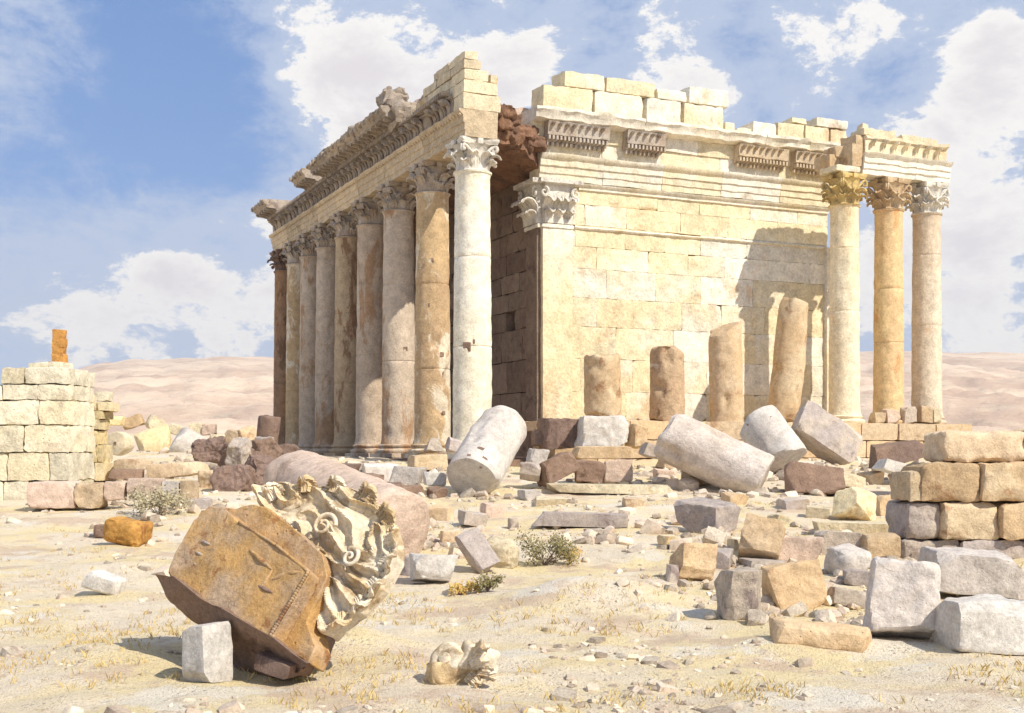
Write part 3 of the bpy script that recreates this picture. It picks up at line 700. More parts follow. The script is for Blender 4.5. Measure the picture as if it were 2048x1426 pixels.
def carved_run(px0, px1):
    dn_ = MB()
    a, b = w_of(px0), w_of(px1)
    sweep(dn_, K, V, -U, a, b, [(.2, 19.3), (.5, 19.32), (.62, 19.55), (.62, 19.62), (.95, 19.7), (.98, 20.1), (1.02, 20.3), (1.1, 20.49), (.2, 20.49)], .3, rough=.05, seed=px0)
    t = a+.1
    while t < b-.05:
        boxm(dn_, K+V*t-U*.80+Z*19.5, (.15, .4, .26), V, U, cell=.3, bev=.02); t += .27
    t = a+.15
    while t < b-.1:
        boxm(dn_, K+V*t-U*.5+Z*19.18, (.2, .3, .26), V, U, cell=.12, bev=.1); t += .33
    t = a+.3
    while t < b-.25:
        v, f = leaf(.75, .34, 2.4, 3, .08, 6, 8, .04, 1.8); dn_.add(v, f, (.3, .5), frame(K+V*t-U*.9+Z*19.85, V, U)); t += .5
    dn_.build('carved_moulding', M['arch'] if px0 > 1400 else M['cap_grey'], eo, sharp=40)
carved_run(1083, 1205); carved_run(1240, 1316); carved_run(1462, 1560); carved_run(1575, 1672)
# loose courses on the wall head
wh = MB(); rnd = random.Random(3)
def headblock(px0, px1, z0, z1, d=1.8, off=.0):
    a, b = w_of(px0), w_of(px1)
    boxm(wh, K+V*((a+b)/2)-U*(off)+U*.4+Z*((z0+z1)/2), (b-a-.06, d, z1-z0-.03), V, U, (rnd.random(), rnd.random()), seed=rnd.randint(0, 999), cell=.3, bev=.12, rough=.05, warp=.015)
for p in ((1080, 1180), (1183, 1279), (1284, 1354), (1359, 1440), (1442, 1462)): headblock(p[0], p[1], 21.36, 22.95 if p[0] < 1442 else 22.0)
for p, h in (((1122, 1205), 1.05), ((1207, 1306), 1.0), ((1308, 1368), .72), ((1372, 1452), 1.15)): headblock(p[0], p[1], 22.96, 22.96+h, off=-.1)
for p, z1 in (((1497, 1545), 22.3), ((1547, 1600), 22.5), ((1602, 1650), 22.5), ((1652, 1686), 22.5), ((1464, 1495), 21.75)): headblock(p[0], p[1], 21.36, z1)
headblock(1575, 1605, 22.52, 22.95); headblock(1624, 1688, 22.52, 23.2)
wh.build('wall_head_blocks', M['wall'], temple, sharp=40)
# podium and steps
pd = MB()
PZ = 1.72
ashlar(pd, C1-U*1.9, V, -U, [-2.2, -.5, .6, PZ], (2.2, 3.6), 4.2, 35.2, 3.0, 41, cell=.4, bev=.1, rough=.05, jit=.08)
for k in range(12): boxm(pd, Tp(2.2, 4.2+k*2.5+1.3, PZ-.32), (2.45, 5.4, .6), V, U, (rnd.random(), rnd.random()), seed=k, cell=.5, bev=.06, rough=.03)
pd.build('podium', M['tan'], temple, sharp=40)
st = MB()
for k in range(15):
    boxm(st, Tp(-1.0+k*3.1, -.1, ZB-.62), (4.2, 3.05, .62), V, U, (rnd.random(), rnd.random()), seed=k, cell=.5, bev=.07, rough=.04)
    boxm(st, Tp(-1.0+k*3.1, -.4, ZB-1.25), (5.4, 3.05, .6), V, U, (rnd.random(), rnd.random()), seed=k+20, cell=.5, bev=.07, rough=.04)
boxm(st, Tp(20.5, 3.2, ZB-.5), (3.6, 45, .6), V, U, cell=1.5, bev=.05)
st.build('stylobate', M['brown'], temple, sharp=40)

# ------------------------------------------------------------------ the three columns left standing beyond the end wall
rc = empty('column_group', Tp(0, 26.1, PZ)); tag(rc, 'three tall columns carrying a short broken piece of entablature, right of the temple wall', 'columns')
HR = 17.85-2.1-PZ-.55
shR = [shaft_mb(HR, 1.0, .90, seed=s, joints=j, chip=c) for s, j, c in ((7, (.5, .8), .04), (8, (.36, .62), .10), (9, (.45, .8), .05))]
capR = capital_mb(2.1, .93, seed=6, half=1.25)
CR = [(26.1, 'col_cream', 0, 'cap_yellow'), (29.75, 'col_orange', 1, 'ochre'), (33.0, 'col_pale', 2, 'cap_white')]
for i, (t, mt, si, cm) in enumerate(CR):
    sh = shR[si].build('column', M[mt], rc, loc=(V*(t-26.1)+Z*.5), smooth=True, sharp=45); sh.rotation_euler.z = TH+i
    ca = put(capR, 'capR', 'capital', M[cm], sh, (0, 0, HR)); ca.rotation_euler.z = -i
    put(basem, 'base2', 'base', M[mt], sh, (0, 0, -.5), rz=-i).scale = (.88, .88, .9)
    sh['label'] = ['cream column nearest the wall, yellow capital', 'orange tinted middle column', 'pale tan outermost column'][i]
ae = MB()
ash = .55
for a, b in ((27.0, 31.3), (31.33, 34.3)):
    sweep(ae, C1, V, -U, a, b, [(-1, 17.86), (.75, 17.86), (.75, 18.2), (.83, 18.22), (.83, 18.6), (.92, 18.63), (.92, 18.95), (1.08, 19.08), (1.15, 19.2), (-1, 19.2)], .4, rough=.07, seed=a, col=(rnd.random(), .3))
boxm(ae, Tp(0, 25.7, 18.05), (1.9, 1.8, .4), V, U, seed=60, cell=.25, bev=.12, rough=.06)
ae.build('architrave', M['entlit'], rc, sharp=38)
fe = MB()
sweep(fe, C1, V, -U, 27.2, 34.1, [(-.9, 19.203), (.7, 19.203), (.72, 20.1), (.9, 20.2), (.9, 20.4), (-.9, 20.4)], .3, rough=.09, col=(.6, .4))
t = 27.7
while t < 34:
    v, f = leaf(1.05, .42, 2.0, 3, .12, 8, 8, .05, 2.0); fe.add(v, f, (rnd.random(), .5), frame(C1+V*t-U*.70+Z*19.22, V, U)); t += .92
boxm(fe, Tp(0, 28.4, 20.65), (2.6, 1.5, .5), V, U, seed=61, cell=.2, bev=.14, rough=.08, warp=.04)
boxm(fe, Tp(0, 27.6, 21.0), (.5, .6, .5), V, U, seed=66, cell=.2, bev=.1, rough=.08, warp=.04)
boxm(fe, Tp(0, 31.2, 20.55), (1.9, 1.4, .4), V, U, seed=62, cell=.2, bev=.14, rough=.08, warp=.06)
boxm(fe, Tp(.3, 33.0, 20.6), (1.3, 1.4, .5), V, U, seed=63, cell=.2, bev=.14, rough=.08, warp=.06)
fe.build('frieze', M['cream'], rc, sharp=38)
bb = MB()
for (t, s, z, w, d, h) in ((26.55, .1, 19.0, .9, 1.7, 1.5), (26.9, .2, 20.0, .6, 1.6, .9), (25.8, 1.2, 18.8, 1.2, 1.6, .9), (26.1, .9, 19.4, 1.0, 1.5, .7)):
    boxm(bb, Tp(s, t, z), (w, d, h), V, U, (rnd.random(), .5), seed=int(t*10), cell=.2, bev=.12, rough=.07, warp=.04)
bb.build('broken_frieze_end', M['ochre'], rc, sharp=40)

# ------------------------------------------------------------------ broken shafts standing on the podium
def stump(t, s, h, r, mat, label, seed, tilt=(0, 0), cut=.35):
    n = 34; prof = [(r*(1.04-.06*i/n), h*i/n) for i in range(n+1)]+[(r*.6, h), (r*.3, h)]
    mb = MB(); v, f = lathe(prof, 44, seed, .07, .2)
    v2 = []
    for (x, y, z) in v:
        k = max(0, z/h-.5)*2
        top = h*(1-cut*.25*(1+math.sin(seed)+math.cos(seed*2)*x/r+math.sin(seed*3)*y/r)*.3-.05*abs(nz((x, y, 0), 1.6, seed)))
        z2 = min(z, top-.02*(1-z/h)); 
        fl = nz((x*.7, y*.7, z*.25), .8, seed+4)*.16*r; q = 1+fl
        if abs(z-h) < 1e-6: z2 = min(z2, top)
        v2.append((x*q, y*q, z2))
    mb.add(v2, f)
    o = mb.build('broken_column', M[mat], loc=Tp(s, t, PZ+.0), smooth=True, sharp=40) if False else None
    me = MB(); v2 = chop(v2, h*.93, r, seed+3, 6, .45); me.v = v2; me.f = list(f); me.c = [(.5, .5)]*len(v2)
    o = me.build('broken_column', M[mat], smooth=True, sharp=40); o.location = Tp(s, t, PZ-.02); o.rotation_euler = (R(tilt[0]), R(tilt[1]), TH)
    tag(o, label, 'broken column', 'broken columns standing before the end wall'); return o
stump(8.35, 0, 4.15, 1.1, 'ochre', 'shortest and leftmost broken column stump standing before the pale wall', 1)
stump(12.75, 0, 4.85, 1.05, 'split', 'dark flaked stump with split pale right side, second from left before wall', 2)
stump(16.9, 0, 6.2, 1.08, 'tan', 'tan upright stump with rounded top, third before the pale wall', 5)
stump(21.35, 0, 8.1, .98, 'ochre', 'tallest broken shaft, orange topped, leaning right against the wall', 6, tilt=(0, 5))

# ------------------------------------------------------------------ fallen column shafts
def cyl(name, a, b, r, mat, label, cat, seed=1, r2=None, chip=.22, group=None, n=48, rough=.07, bevel=.09, rot=0):
    a = Vector(a); b = Vector(b); L = (b-a).length; r2 = r2 or r
    m_ = max(8, int(L/.22)); prof = [(r-bevel*1.5, 0), (r-bevel*.3, bevel*.3), (r, bevel)]
    prof += [(r+(r2-r)*i/m_, bevel+(L-2*bevel)*i/m_) for i in range(1, m_)] + [(r2, L-bevel), (r2-bevel*.3, L-bevel*.3), (r2-bevel*1.5, L)]
    mb = MB(); v, f = lathe(prof, n, seed, rough, chip); v = chop(v, L, r, seed, 7, .32)
    mb.add(v, f); o = mb.build(name, M[mat], smooth=True, sharp=38)
    o.location = a; o.rotation_mode = 'QUATERNION'; o.rotation_quaternion = (b-a).to_track_quat('Z', 'Y')@Euler((0, 0, rot)).to_quaternion()
    tag(o, label, cat, group); return o
GF = 'fallen column shafts'
cyl('fallen_column', at(943, 960, 52.4), at(1006, 850, 55.4), 1.16, 'white', 'white fallen shaft with dark end, leaning up before the corner column', 'fallen column', 3, group=GF)
cyl('fallen_column', at(1530, 960, 54.8), at(1328, 868, 56.2), 1.14, 'pale', 'long fallen shaft, pale above and grey below, sloping down to the right', 'fallen column', 4, r2=1.2, group=GF, n=52)
cyl('fallen_column', at(1576, 926, 59), at(1512, 838, 60.2), 1.12, 'white', 'short thick pitted drum leaning left behind the long fallen shaft', 'column drum', 5, chip=.2, group=GF)
cyl('fallen_column', at(795, 1062, 30.2), at(590, 968, 37.5), 1.02, 'pink', 'smooth pink fallen shaft lying behind the carved white leaves', 'fallen column', 6, r2=1.1, chip=.03, group=GF, n=56)

bpy.context.view_layer.update()
def sockets(o, a, b, r, spots, mat='brown'):
    a = Vector(a); ax = (Vector(b)-a).normalized(); inv = o.matrix_world.inverted()
    for (px, py, w, h) in spots:
        d = Vector(((px-1024)/F, 1, (900-py)/F)).normalized(); m = -a; dp = d-ax*d.dot(ax); mp_ = m-ax*m.dot(ax)
        A = dp.dot(dp); B = 2*dp.dot(mp_); C = mp_.dot(mp_)-r*r; q = B*B-4*A*C
        if q < 0: continue
        p = d*((-B-math.sqrt(q))/(2*A)); nrm = (p-a-ax*(p-a).dot(ax)).normalized(); tx = ax.cross(nrm)
        mb = MB(); v, f = rock((w*p.y/F, h*p.y/F, .08), int(px), .06, .03, .02, .1); mb.add([inv@(p-nrm*.012+tx*q_.x+ax*q_.y+nrm*q_.z) for q_ in v], f)
        c = mb.build('hole_shade_patch', M[mat]); c.parent = o  # dark box on the surface; brown paints the shade inside a hole
fc = [o for o in sc.objects if o.name.startswith('fallen_column')]
sockets(fc[0], at(943, 960, 52.4), at(1006, 850, 55.4), 1.13, [(962, 897, 14, 7), (938, 911, 8, 6), (970, 916, 12, 9), (962, 934, 6, 4), (944, 893, 4, 4)])
dr = fc[2]
sockets(dr, at(1578, 930, 59), at(1512, 838, 60.2), 1.09, [(1540, 834, 6, 5), (1517, 860, 6, 5), (1528, 893, 9, 6), (1498, 848, 9, 7)])
cols_ = [c for c in temple.children if c.name.startswith('column')]
for c_, sp in ((0, [(948, 683, 4, 10), (958, 721, 6, 10), (934, 695, 16, 18)]), (1, [(884, 709, 10, 10), (882, 749, 12, 10), (887, 826, 7, 8), (858, 610, 4, 8), (866, 520, 4, 8)]), (3, [(748, 753, 8, 8)]), (2, [(811, 698, 10, 8)])):
    s_ = FL[c_][0]; sockets(cols_[c_], Tp(s_, 0, 0), Tp(s_, 0, 10), 1.05, sp)
# ------------------------------------------------------------------ loose blocks
nblk = 0
def blk(cx, by, w, h, dep, yaw, tx, ty, mat, label, name='stone_block', cat='block', grp=None, D=None, warp=.09, bev=.05, rough=.03, sink=.1, cell=None, chip=1.0, taper=0):
    """a block seen w x h px with its foot at (cx, by); dep = depth / width"""
    global nblk; nblk += 1
    if D is None: p = hit(cx, by)
    else: p = at(cx, by, D)
    D_ = p.y; k = D_/F; ww, hh = w*k, h*k; dd = max(.12, ww*dep)
    sz = min(ww, hh, dd); cell = cell or max(.05, max(ww, hh, dd)/24)
    v, f = rock((ww, dd, hh), nblk*7+1, cell, bev*sz*1.2, rough*sz*1.1, warp, chip, taper, cuts=0 if bev > .2 else 7, cutd=.2)
    Rm = Euler((R(tx), R(ty), R(yaw))).to_matrix()
    vv = [Rm@q for q in v]; zmin = min(q.z for q in vv)
    mb = MB(); mb.add([q-Vector((0, 0, zmin)) for q in vv], f, (random.Random(nblk).random(), random.Random(nblk+5).random()))
    o = mb.build(name, M[mat], smooth=True, sharp=24)
    o.location = (p.x, p.y+dd*.35, p.z-sink*hh)
    tag(o, label, cat, grp); return o
G1 = 'tumbled blocks in the right foreground'
blk(1486, 1240, 84, 98, 1.0, 14, -6, 4, 'mauve', 'grey square block with dark hollow beneath, touching a tan block', grp=G1)
blk(1590, 1218, 112, 96, .9, 8, -4, -4, 'ochre', 'large tan block with three small holes, right of the grey square block', grp=G1)
blk(1420, 1066, 92, 62, 1.0, 42, 4, -3, 'mauve', 'grey cube set cornerwise with yellow top, below the long fallen shaft', grp=G1)
blk(1528, 1128, 76, 84, .8, -18, -32, 12, 'tan', 'tilted pale orange block resting on a low grey slab', grp=G1)
blk(1388, 1162, 74, 66, .8, 22, -14, 4, 'tan', 'tan block with grey lower side, leftmost of the right foreground blocks', grp=G1)
blk(1346, 1164, 22, 36, 1.0, 10, 0, 3, 'mauve', 'narrow grey stone against the left side of a tan block', grp=G1)
blk(1440, 1136, 44, 34, 1.0, -20, 6, 4, 'mauve', 'small grey stone between tan block and tilted orange block', grp=G1)
blk(1530, 1142, 70, 22, .9, 12, 0, 2, 'mauve', 'low grey slab under the tilted pale orange block', grp=G1)
blk(1592, 1122, 96, 50, .7, 4, 0, 0, 'pink', 'pinkish long block in the low row, left of the grey one', grp=G1)
blk(1684, 1112, 84, 46, .6, -2, 0, 0, 'mauve', 'grey block in the low row between pinkish and orange blocks', grp=G1)
blk(1764, 1120, 76, 56, .6, 5, 0, 0, 'ochre', 'orange block at the right end of the low row, beside the big wall', grp=G1)
blk(1702, 1156, 76, 56, .9, 25, 8, -6, 'white', 'rounded white boulder in front of the grey block of the low row', 'boulder', 'boulder', bev=.3, grp=G1)
blk(1732, 1172, 78, 28, .6, -6, 0, 5, 'mauve', 'flat grey slab below the rounded white boulder', grp=G1)
blk(1696, 1216, 70, 34, .7, 12, 0, 12, 'mauve', 'low wedge of grey stone right of the holed tan block', grp=G1)
blk(1814, 1282, 150, 150, .8, -14, -14, 6, 'white', 'largest white boulder in the right foreground, with broken sloping face', 'boulder', 'boulder', bev=.08, rough=.03, warp=.12, grp=G1)
blk(1985, 1306, 160, 110, .9, 12, -3, 2, 'white', 'big white squared block at the lower right edge with shaded left side', grp=G1)
blk(1965, 1196, 180, 80, .7, -5, 2, 3, 'white', 'broad pale slab behind the lower right white block', grp=G1)
blk(1845, 1235, 60, 96, .6, 24, 0, -12, 'mauve', 'tall grey stone wedged between the largest white boulder and pale slab', grp=G1)
blk(1716, 1046, 66, 56, .8, 34, -12, 22, 'yellow', 'pale yellow block tipped on its corner on a ledge', grp=G1)
blk(1782, 1034, 52, 48, .8, 6, 0, 0, 'tan', 'pale upright block beside the tipped yellow block', grp=G1)
blk(1722, 1070, 150, 26, .5, -4, 0, 0, 'cream', 'long flat ledge stone under the tipped yellow block', grp=G1)
blk(1650, 1290, 200, 48, .45, -9, 0, 5, 'tan', 'long low sandy boulder half buried in the right foreground', 'boulder', 'boulder', bev=.35, sink=.3, grp=G1)
blk(1632, 990, 104, 58, .6, -10, -16, 5, 'brown', 'brown sloping slab at the foot of the long fallen shaft', warp=.12, grp=G1)
blk(1652, 924, 128, 70, .5, 12, -12, 31, 'mauve', 'lilac grey slab with slots, lying steeply beside the pitted drum', D=60, grp=G1)
blk(1800, 935, 100, 38, .7, 16, 0, -10, 'brown', 'jagged dark brown slab sloping towards the big right wall', D=56, warp=.15, grp=G1)
blk(1822, 962, 66, 26, .7, -16, 0, 10, 'brown', 'dark broken stone lying under the jagged brown slab', D=52, warp=.12, grp=G1)
blk(1790, 950, 60, 22, .7, 20, 0, 14, 'white', 'small fluted white fragment below the jagged brown slab', 'carved_fragment', 'fragment', D=51, grp=G1)
for (x, w, h, mt, lb) in ((1757, 26, 20, 'ochre', 'small orange brown stone on the podium beside the middle column foot'), (1783, 30, 28, 'pink', 'pinkish stone on the podium between two column feet'),
                      (1817, 30, 30, 'mauve', 'greyish stone on the podium before the outermost column'), (1850, 28, 32, 'tan', 'tan stone on the podium right of the outermost column'), (1872, 20, 30, 'cream', 'pale stone at the very right end of the podium')):
    p = C1-U*1.4; tt = on_line(x, p, V); q = p+V*tt; blk(x, 900-PZ*F/q.y, w, h, .8, 20, 0, 0, mt, lb, D=q.y, grp='stones lying on the podium', sink=0)
G2 = 'blocks in front of the end wall'
blk(1122, 893, 80, 60, .8, 22, 0, 0, 'brown', 'dark brown block left of the split white block, below the temple corner', D=67.5, grp=G2)
blk(1210, 893, 98, 60, .8, 14, 0, 0, 'white', 'large white split block below the shortest stump', D=66.5, grp=G2)
blk(1273, 893, 30, 46, 1.2, 30, 0, 6, 'ochre', 'small ochre stone right of the split white block', D=67, grp=G2)
blk(1088, 892, 46, 36, 1.2, 10, 0, 6, 'brown', 'low brown stone at the corner foot right of the white leaning shaft', D=68, grp=G2)
blk(1205, 917, 110, 24, .9, 10, 0, 0, 'tan', 'flat greenish tan slab under the split white block', D=63, grp=G2)
blk(1181, 962, 58, 42, .8, 6, 0, 0, 'brown', 'reddish brown block beside a pinkish block, below the flat slab', D=57, grp=G2)
blk(1237, 962, 54, 42, .8, 6, 0, 0, 'pink', 'pinkish square block right of the reddish brown block', D=57, grp=G2)
blk(1112, 970, 70, 44, .8, 26, -6, -22, 'brown', 'grey brown tilted wedge block right of the white leaning shaft', D=56, grp=G2)
blk(1075, 930, 40, 34, .9, 12, 0, 8, 'white', 'white stone pile piece close behind the white leaning shaft', D=60, grp=G2)
blk(1062, 962, 40, 34, .9, -12, 0, 8, 'mauve', 'lilac stone at the foot of the white leaning shaft', D=56, grp=G2)
blk(1225, 990, 250, 18, .35, -1, 0, 1, 'cream', 'long low kerb slab in the grass before the temple', D=None, grp=G2)
blk(1165, 1056, 180, 26, .3, -2, 0, 2, 'mauve', 'long half buried slab with bluish shadowed edge in mid ground', D=None, grp=G2)
blk(1303, 916, 34, 22, 1, 20, 0, 20, 'mauve', 'small dark bluish stone at the left end of the long fallen shaft', D=61, grp=G2)
G3 = 'blocks before the long colonnade'
blk(760, 962, 74, 36, .7, 20, 0, 0, 'white', 'white faced block below the ochre column', D=58, grp=G3)
blk(725, 958, 48, 36, .7, 20, 0, 0, 'mauve', 'grey block left of the white faced block below the columns', D=59, grp=G3)
blk(851, 938, 62, 30, 1.0, 24, 0, 0, 'ochre', 'moulded tan pedestal block at the foot of the ochre column', 'pedestal', 'pedestal', D=65, grp=G3)
blk(812, 968, 60, 34, .7, -10, 0, 4, 'white', 'pale broken block right of the white faced block', D=55, warp=.1, grp=G3)
blk(868, 972, 40, 26, .7, 12, 0, 4, 'white', 'small white block just left of the white leaning shaft', D=54, warp=.1, grp=G3)
blk(868, 902, 40, 26, .8, 10, 0, 0, 'mauve', 'grey pointed stone leaning on the ochre column foot', D=66, taper=.6, grp=G3)
blk(906, 904, 26, 28, .8, 30, 0, 12, 'mauve', 'dark grey stone tucked between the two nearest columns', D=66, grp=G3)
for i, (x, y, w, h, lb) in enumerate(((775, 1000, 50, 34, 'purple brown stone below the white faced block'), (820, 1008, 50, 34, 'dark purple stone left of the end of the white leaning shaft'), (872, 1006, 34, 30, 'small dark stone touching the end of the white leaning shaft'),
                                 (735, 985, 50, 30, 'dark stone above the middle of the pink fallen shaft'), (690, 955, 44, 30, 'dark brown stone under the middle columns'))):
    blk(x, y, w, h, .9, 20*i, 5, -6, 'brown', lb, D=52-(y < 990)*3, warp=.12, grp=G3)
G4 = 'stones in the middle ground'
blk(956, 1146, 52, 86, .6, 28, -24, -26, 'mauve', 'grey oblong slab leaning left against a pale boulder', grp=G4)
blk(1000, 1136, 74, 66, .9, -10, 0, 6, 'cream', 'pale rounded boulder behind the grey leaning slab', 'boulder', 'boulder', bev=.3, grp=G4)
blk(862, 1168, 84, 52, .8, 16, -8, 3, 'white', 'white topped block with dark front, right of the pink shaft end', warp=.1, grp=G4)
blk(826, 1150, 40, 40, .9, -16, 0, 6, 'mauve', 'purple grey stone beneath the end of the pink shaft', grp=G4)
blk(900, 1088, 44, 26, .9, 10, 0, 4, 'tan', 'small tan stone right of the pink shaft end', grp=G4)
blk(944, 1056, 50, 28, .9, 24, 0, 10, 'mauve', 'lilac grey stone on bare ground below the white leaning shaft', grp=G4)
blk(1027, 1058, 18, 24, .9, 24, 0, 0, 'mauve', 'tiny upright bluish stone in the middle of the open ground', grp=G4)
blk(1188, 1070, 34, 14, .9, 10, 0, 0, 'mauve', 'tiny ring shaped grey stone below the long half buried slab', grp=G4)
for (x, y, w, h, yaw, ty, mt, lb) in ((1345, 940, 44, 26, 20, 10, 'tan', 'tan stone under the middle of the long fallen shaft'), (1395, 968, 56, 30, -14, -8, 'cream', 'cream stone below the long fallen shaft'), (1330, 962, 40, 20, 10, 6, 'pink', 'flat pinkish stone left of the cream stone below the long shaft'),
    (1470, 1010, 40, 24, 24, 6, 'tan', 'tan stone at the sunken end of the long fallen shaft'), (1590, 1020, 54, 24, 12, -8, 'mauve', 'low grey stone below the brown sloping slab'), (1640, 1036, 44, 22, -20, 6, 'cream', 'small cream stone left of the tipped yellow block'), (1560, 1052, 40, 22, 30, 6, 'cream', 'small cream stone above the tilted pale orange block'),
    (1700, 975, 60, 26, 12, 10, 'cream', 'cream slab right of the brown sloping slab'), (1748, 968, 40, 24, 30, -10, 'tan', 'small tan stone before the white fluted fragment'), (1480, 1098, 40, 20, 16, 6, 'cream', 'small cream stone left of the tilted pale orange block'),
    (1100, 1010, 60, 16, 6, 0, 'cream', 'thin cream slab above the long half buried slab'), (985, 1030, 40, 24, 20, 8, 'pink', 'pinkish stone below the end of the white leaning shaft'), (880, 1040, 44, 26, -16, 6, 'tan', 'tan stone between pink shaft end and white leaning shaft'), (1060, 1000, 36, 22, 26, 6, 'white', 'small white stone right below the tilted wedge block'),
    (1268, 1012, 40, 18, 8, 4, 'tan', 'low tan stone right of the long kerb slab'), (1340, 1090, 36, 20, 30, 6, 'cream', 'small cream stone left of the cornerwise grey cube')):
    blk(x, y, w, h, .9, yaw, 4, ty, mt, lb, grp=G4, warp=.1, sink=.2)
G5 = 'stones on the left slope'
blk(248, 1090, 84, 54, .8, -12, 0, 8, 'orange', 'rounded bright orange boulder on the left slope', 'boulder', 'boulder', bev=.42, grp=G5)
blk(202, 1078, 34, 32, .9, 10, 0, 4, 'brown', 'dark brown stone touching the left side of the orange boulder', bev=.25, grp=G5)
blk(206, 1192, 78, 36, .6, -10, 0, 14, 'white', 'flat oval grey white stone below the orange boulder', 'boulder', 'boulder', bev=.3, grp=G5)
blk(405, 1366, 80, 118, .9, 58, -8, 3, 'white', 'upright white cube with brown left side in the bottom left foreground', warp=.03, grp=G5)
G6 = 'low wall of dressed blocks on the left'
for (x, y, w, h, mt, lb) in ((102, 1018, 92, 52, 'pink', 'broad pinkish block below the left tower wall'), (178, 1018, 56, 50, 'tan', 'beige block right of the broad pinkish block'),
                             (228, 1002, 42, 38, 'pink', 'pink block starting the upper run of the left low wall'), (288, 1000, 66, 42, 'pink', 'longer pink block in the upper run of the left low wall'), (340, 999, 34, 36, 'white', 'small white block in the upper run of the left low wall'),
                             (376, 1000, 34, 38, 'tan', 'last tan block of the upper run of the left low wall'), (382, 1022, 66, 24, 'mauve', 'low greyish slab behind the round shrub on the left')):
    blk(x, y, w, h, .8, 4, 0, 0, mt, lb, D=46, grp=G6, warp=.015, sink=0)
blk(250, 958, 66, 20, .8, 10, 0, 0, 'brown', 'lower brown edged step slab below the upright round drum', D=56, grp=G6)
blk(262, 938, 80, 20, .8, 10, 0, 0, 'tan', 'upper pale step slab below the upright round drum', D=58, grp=G6)
blk(345, 958, 96, 30, .8, -8, 0, -6, 'tan', 'tan slab with pointed top right of the step slabs', D=56, warp=.12, grp=G6)
G7 = 'fallen drums and stones below the hills'
def disc(cx, cy, D, r, L, dirn, mat, label, seed):
    c = at(cx, cy, D); d = Vector(dirn).normalized(); return cyl('column_drum', c-d*L/2, c+d*L/2, r, mat, label, 'column drum', seed, group=G7, chip=.08)
dr_ = disc(240, 887, 66, .66, .8, (.36, 1, -.04), 'cream', 'upright round drum with a square hole in its pale face', 11)
disc(312, 888, 80, 1.1, 2.2, (-.9, -.3, -.35), 'yellow', 'pale yellow drum lying between the holed drum and white drum', 12)
disc(385, 898, 76, 1.0, 2.4, (-.8, -.25, .5), 'white', 'white drum tilted on its side left of the dark rubble', 13)
disc(536, 868, 68, .62, 2.0, (-.12, .1, -1), 'brown', 'short dark stump standing left of the farthest column', 14)
hm = MB(); boxm(hm, Vector((0, 0, -.0)), (.16, .16, .06), Vector((1, 0, 0)), Vector((0, 1, 0)), cell=.2, bev=.01); hm.build('hole_shade_patch', M['brown'], dr_, loc=(0, 0, 0))  # small dark box painting the shade of the drum's square hole
for (x, y, w, h, D, yaw, ty, mt, lb) in ((389, 868, 26, 24, 86, 10, 0, 'cream', 'pale square stone left of its twin on the far low wall'), (416, 869, 28, 22, 86, 8, 0, 'pink', 'pinkish square stone right of its pale twin on the far low wall'),
     (306, 862, 30, 26, 92, 30, 26, 'cream', 'tilted cream block standing behind the yellow drum'), (262, 858, 40, 22, 92, 10, -20, 'tan', 'tan sloping block above the holed drum'), (352, 872, 30, 20, 90, 10, 18, 'cream', 'cream slab behind the white drum'),
     (436, 890, 36, 22, 80, 20, 0, 'cream', 'cream block above the left part of the dark rubble'), (466, 886, 30, 24, 80, -20, 10, 'tan', 'tan small block above the middle of the dark rubble'), (492, 884, 32, 30, 80, 30, -20, 'tan', 'angular tan block left of the short dark stump'),
     (225, 850, 36, 18, 70, 5, 0, 'yellow', 'low yellow stone at the foot of the stepped masonry')):
    blk(x, y, w, h, .8, yaw, 0, ty, mt, lb, D=D, grp=G7, warp=.05)
G8 = 'dark rubble heap left of the colonnade'
for i, (x, y, w, h, D, mt, lb) in enumerate(((420, 935, 64, 50, 64, 'brown', 'leftmost dark rounded stone of the rubble heap'), (478, 960, 70, 62, 58, 'brown', 'big dark stone in the centre of the rubble heap'), (474, 935, 40, 46, 57, 'mauve', 'light grey faced stone set in the dark rubble heap'),
     (530, 930, 54, 44, 62, 'brown', 'dark stone at the foot of the short dark stump'), (528, 905, 30, 26, 64, 'mauve', 'small grey stone capping the rubble beside the far column'), (460, 1002, 76, 56, 52, 'brown', 'lowest dark brown stone of the rubble heap'), (520, 985, 60, 60, 54, 'brown', 'dark stone of the heap touching the pink shaft'),
     (425, 985, 50, 36, 54, 'tan', 'tan stone at the lower left of the rubble heap'), (570, 930, 50, 34, 63, 'brown', 'dark stone at the foot of the farthest column'), (405, 960, 40, 26, 60, 'mauve', 'greyish pebble of the heap beside the pointed slab'))):
    blk(x, y, w, h, .9, 37*i, 7*((i % 3)-1), 9*((i % 2)*2-1), mt, lb, 'boulder', 'boulder', D=D, warp=.12, bev=.12, rough=.07, grp=G8, sink=.0)

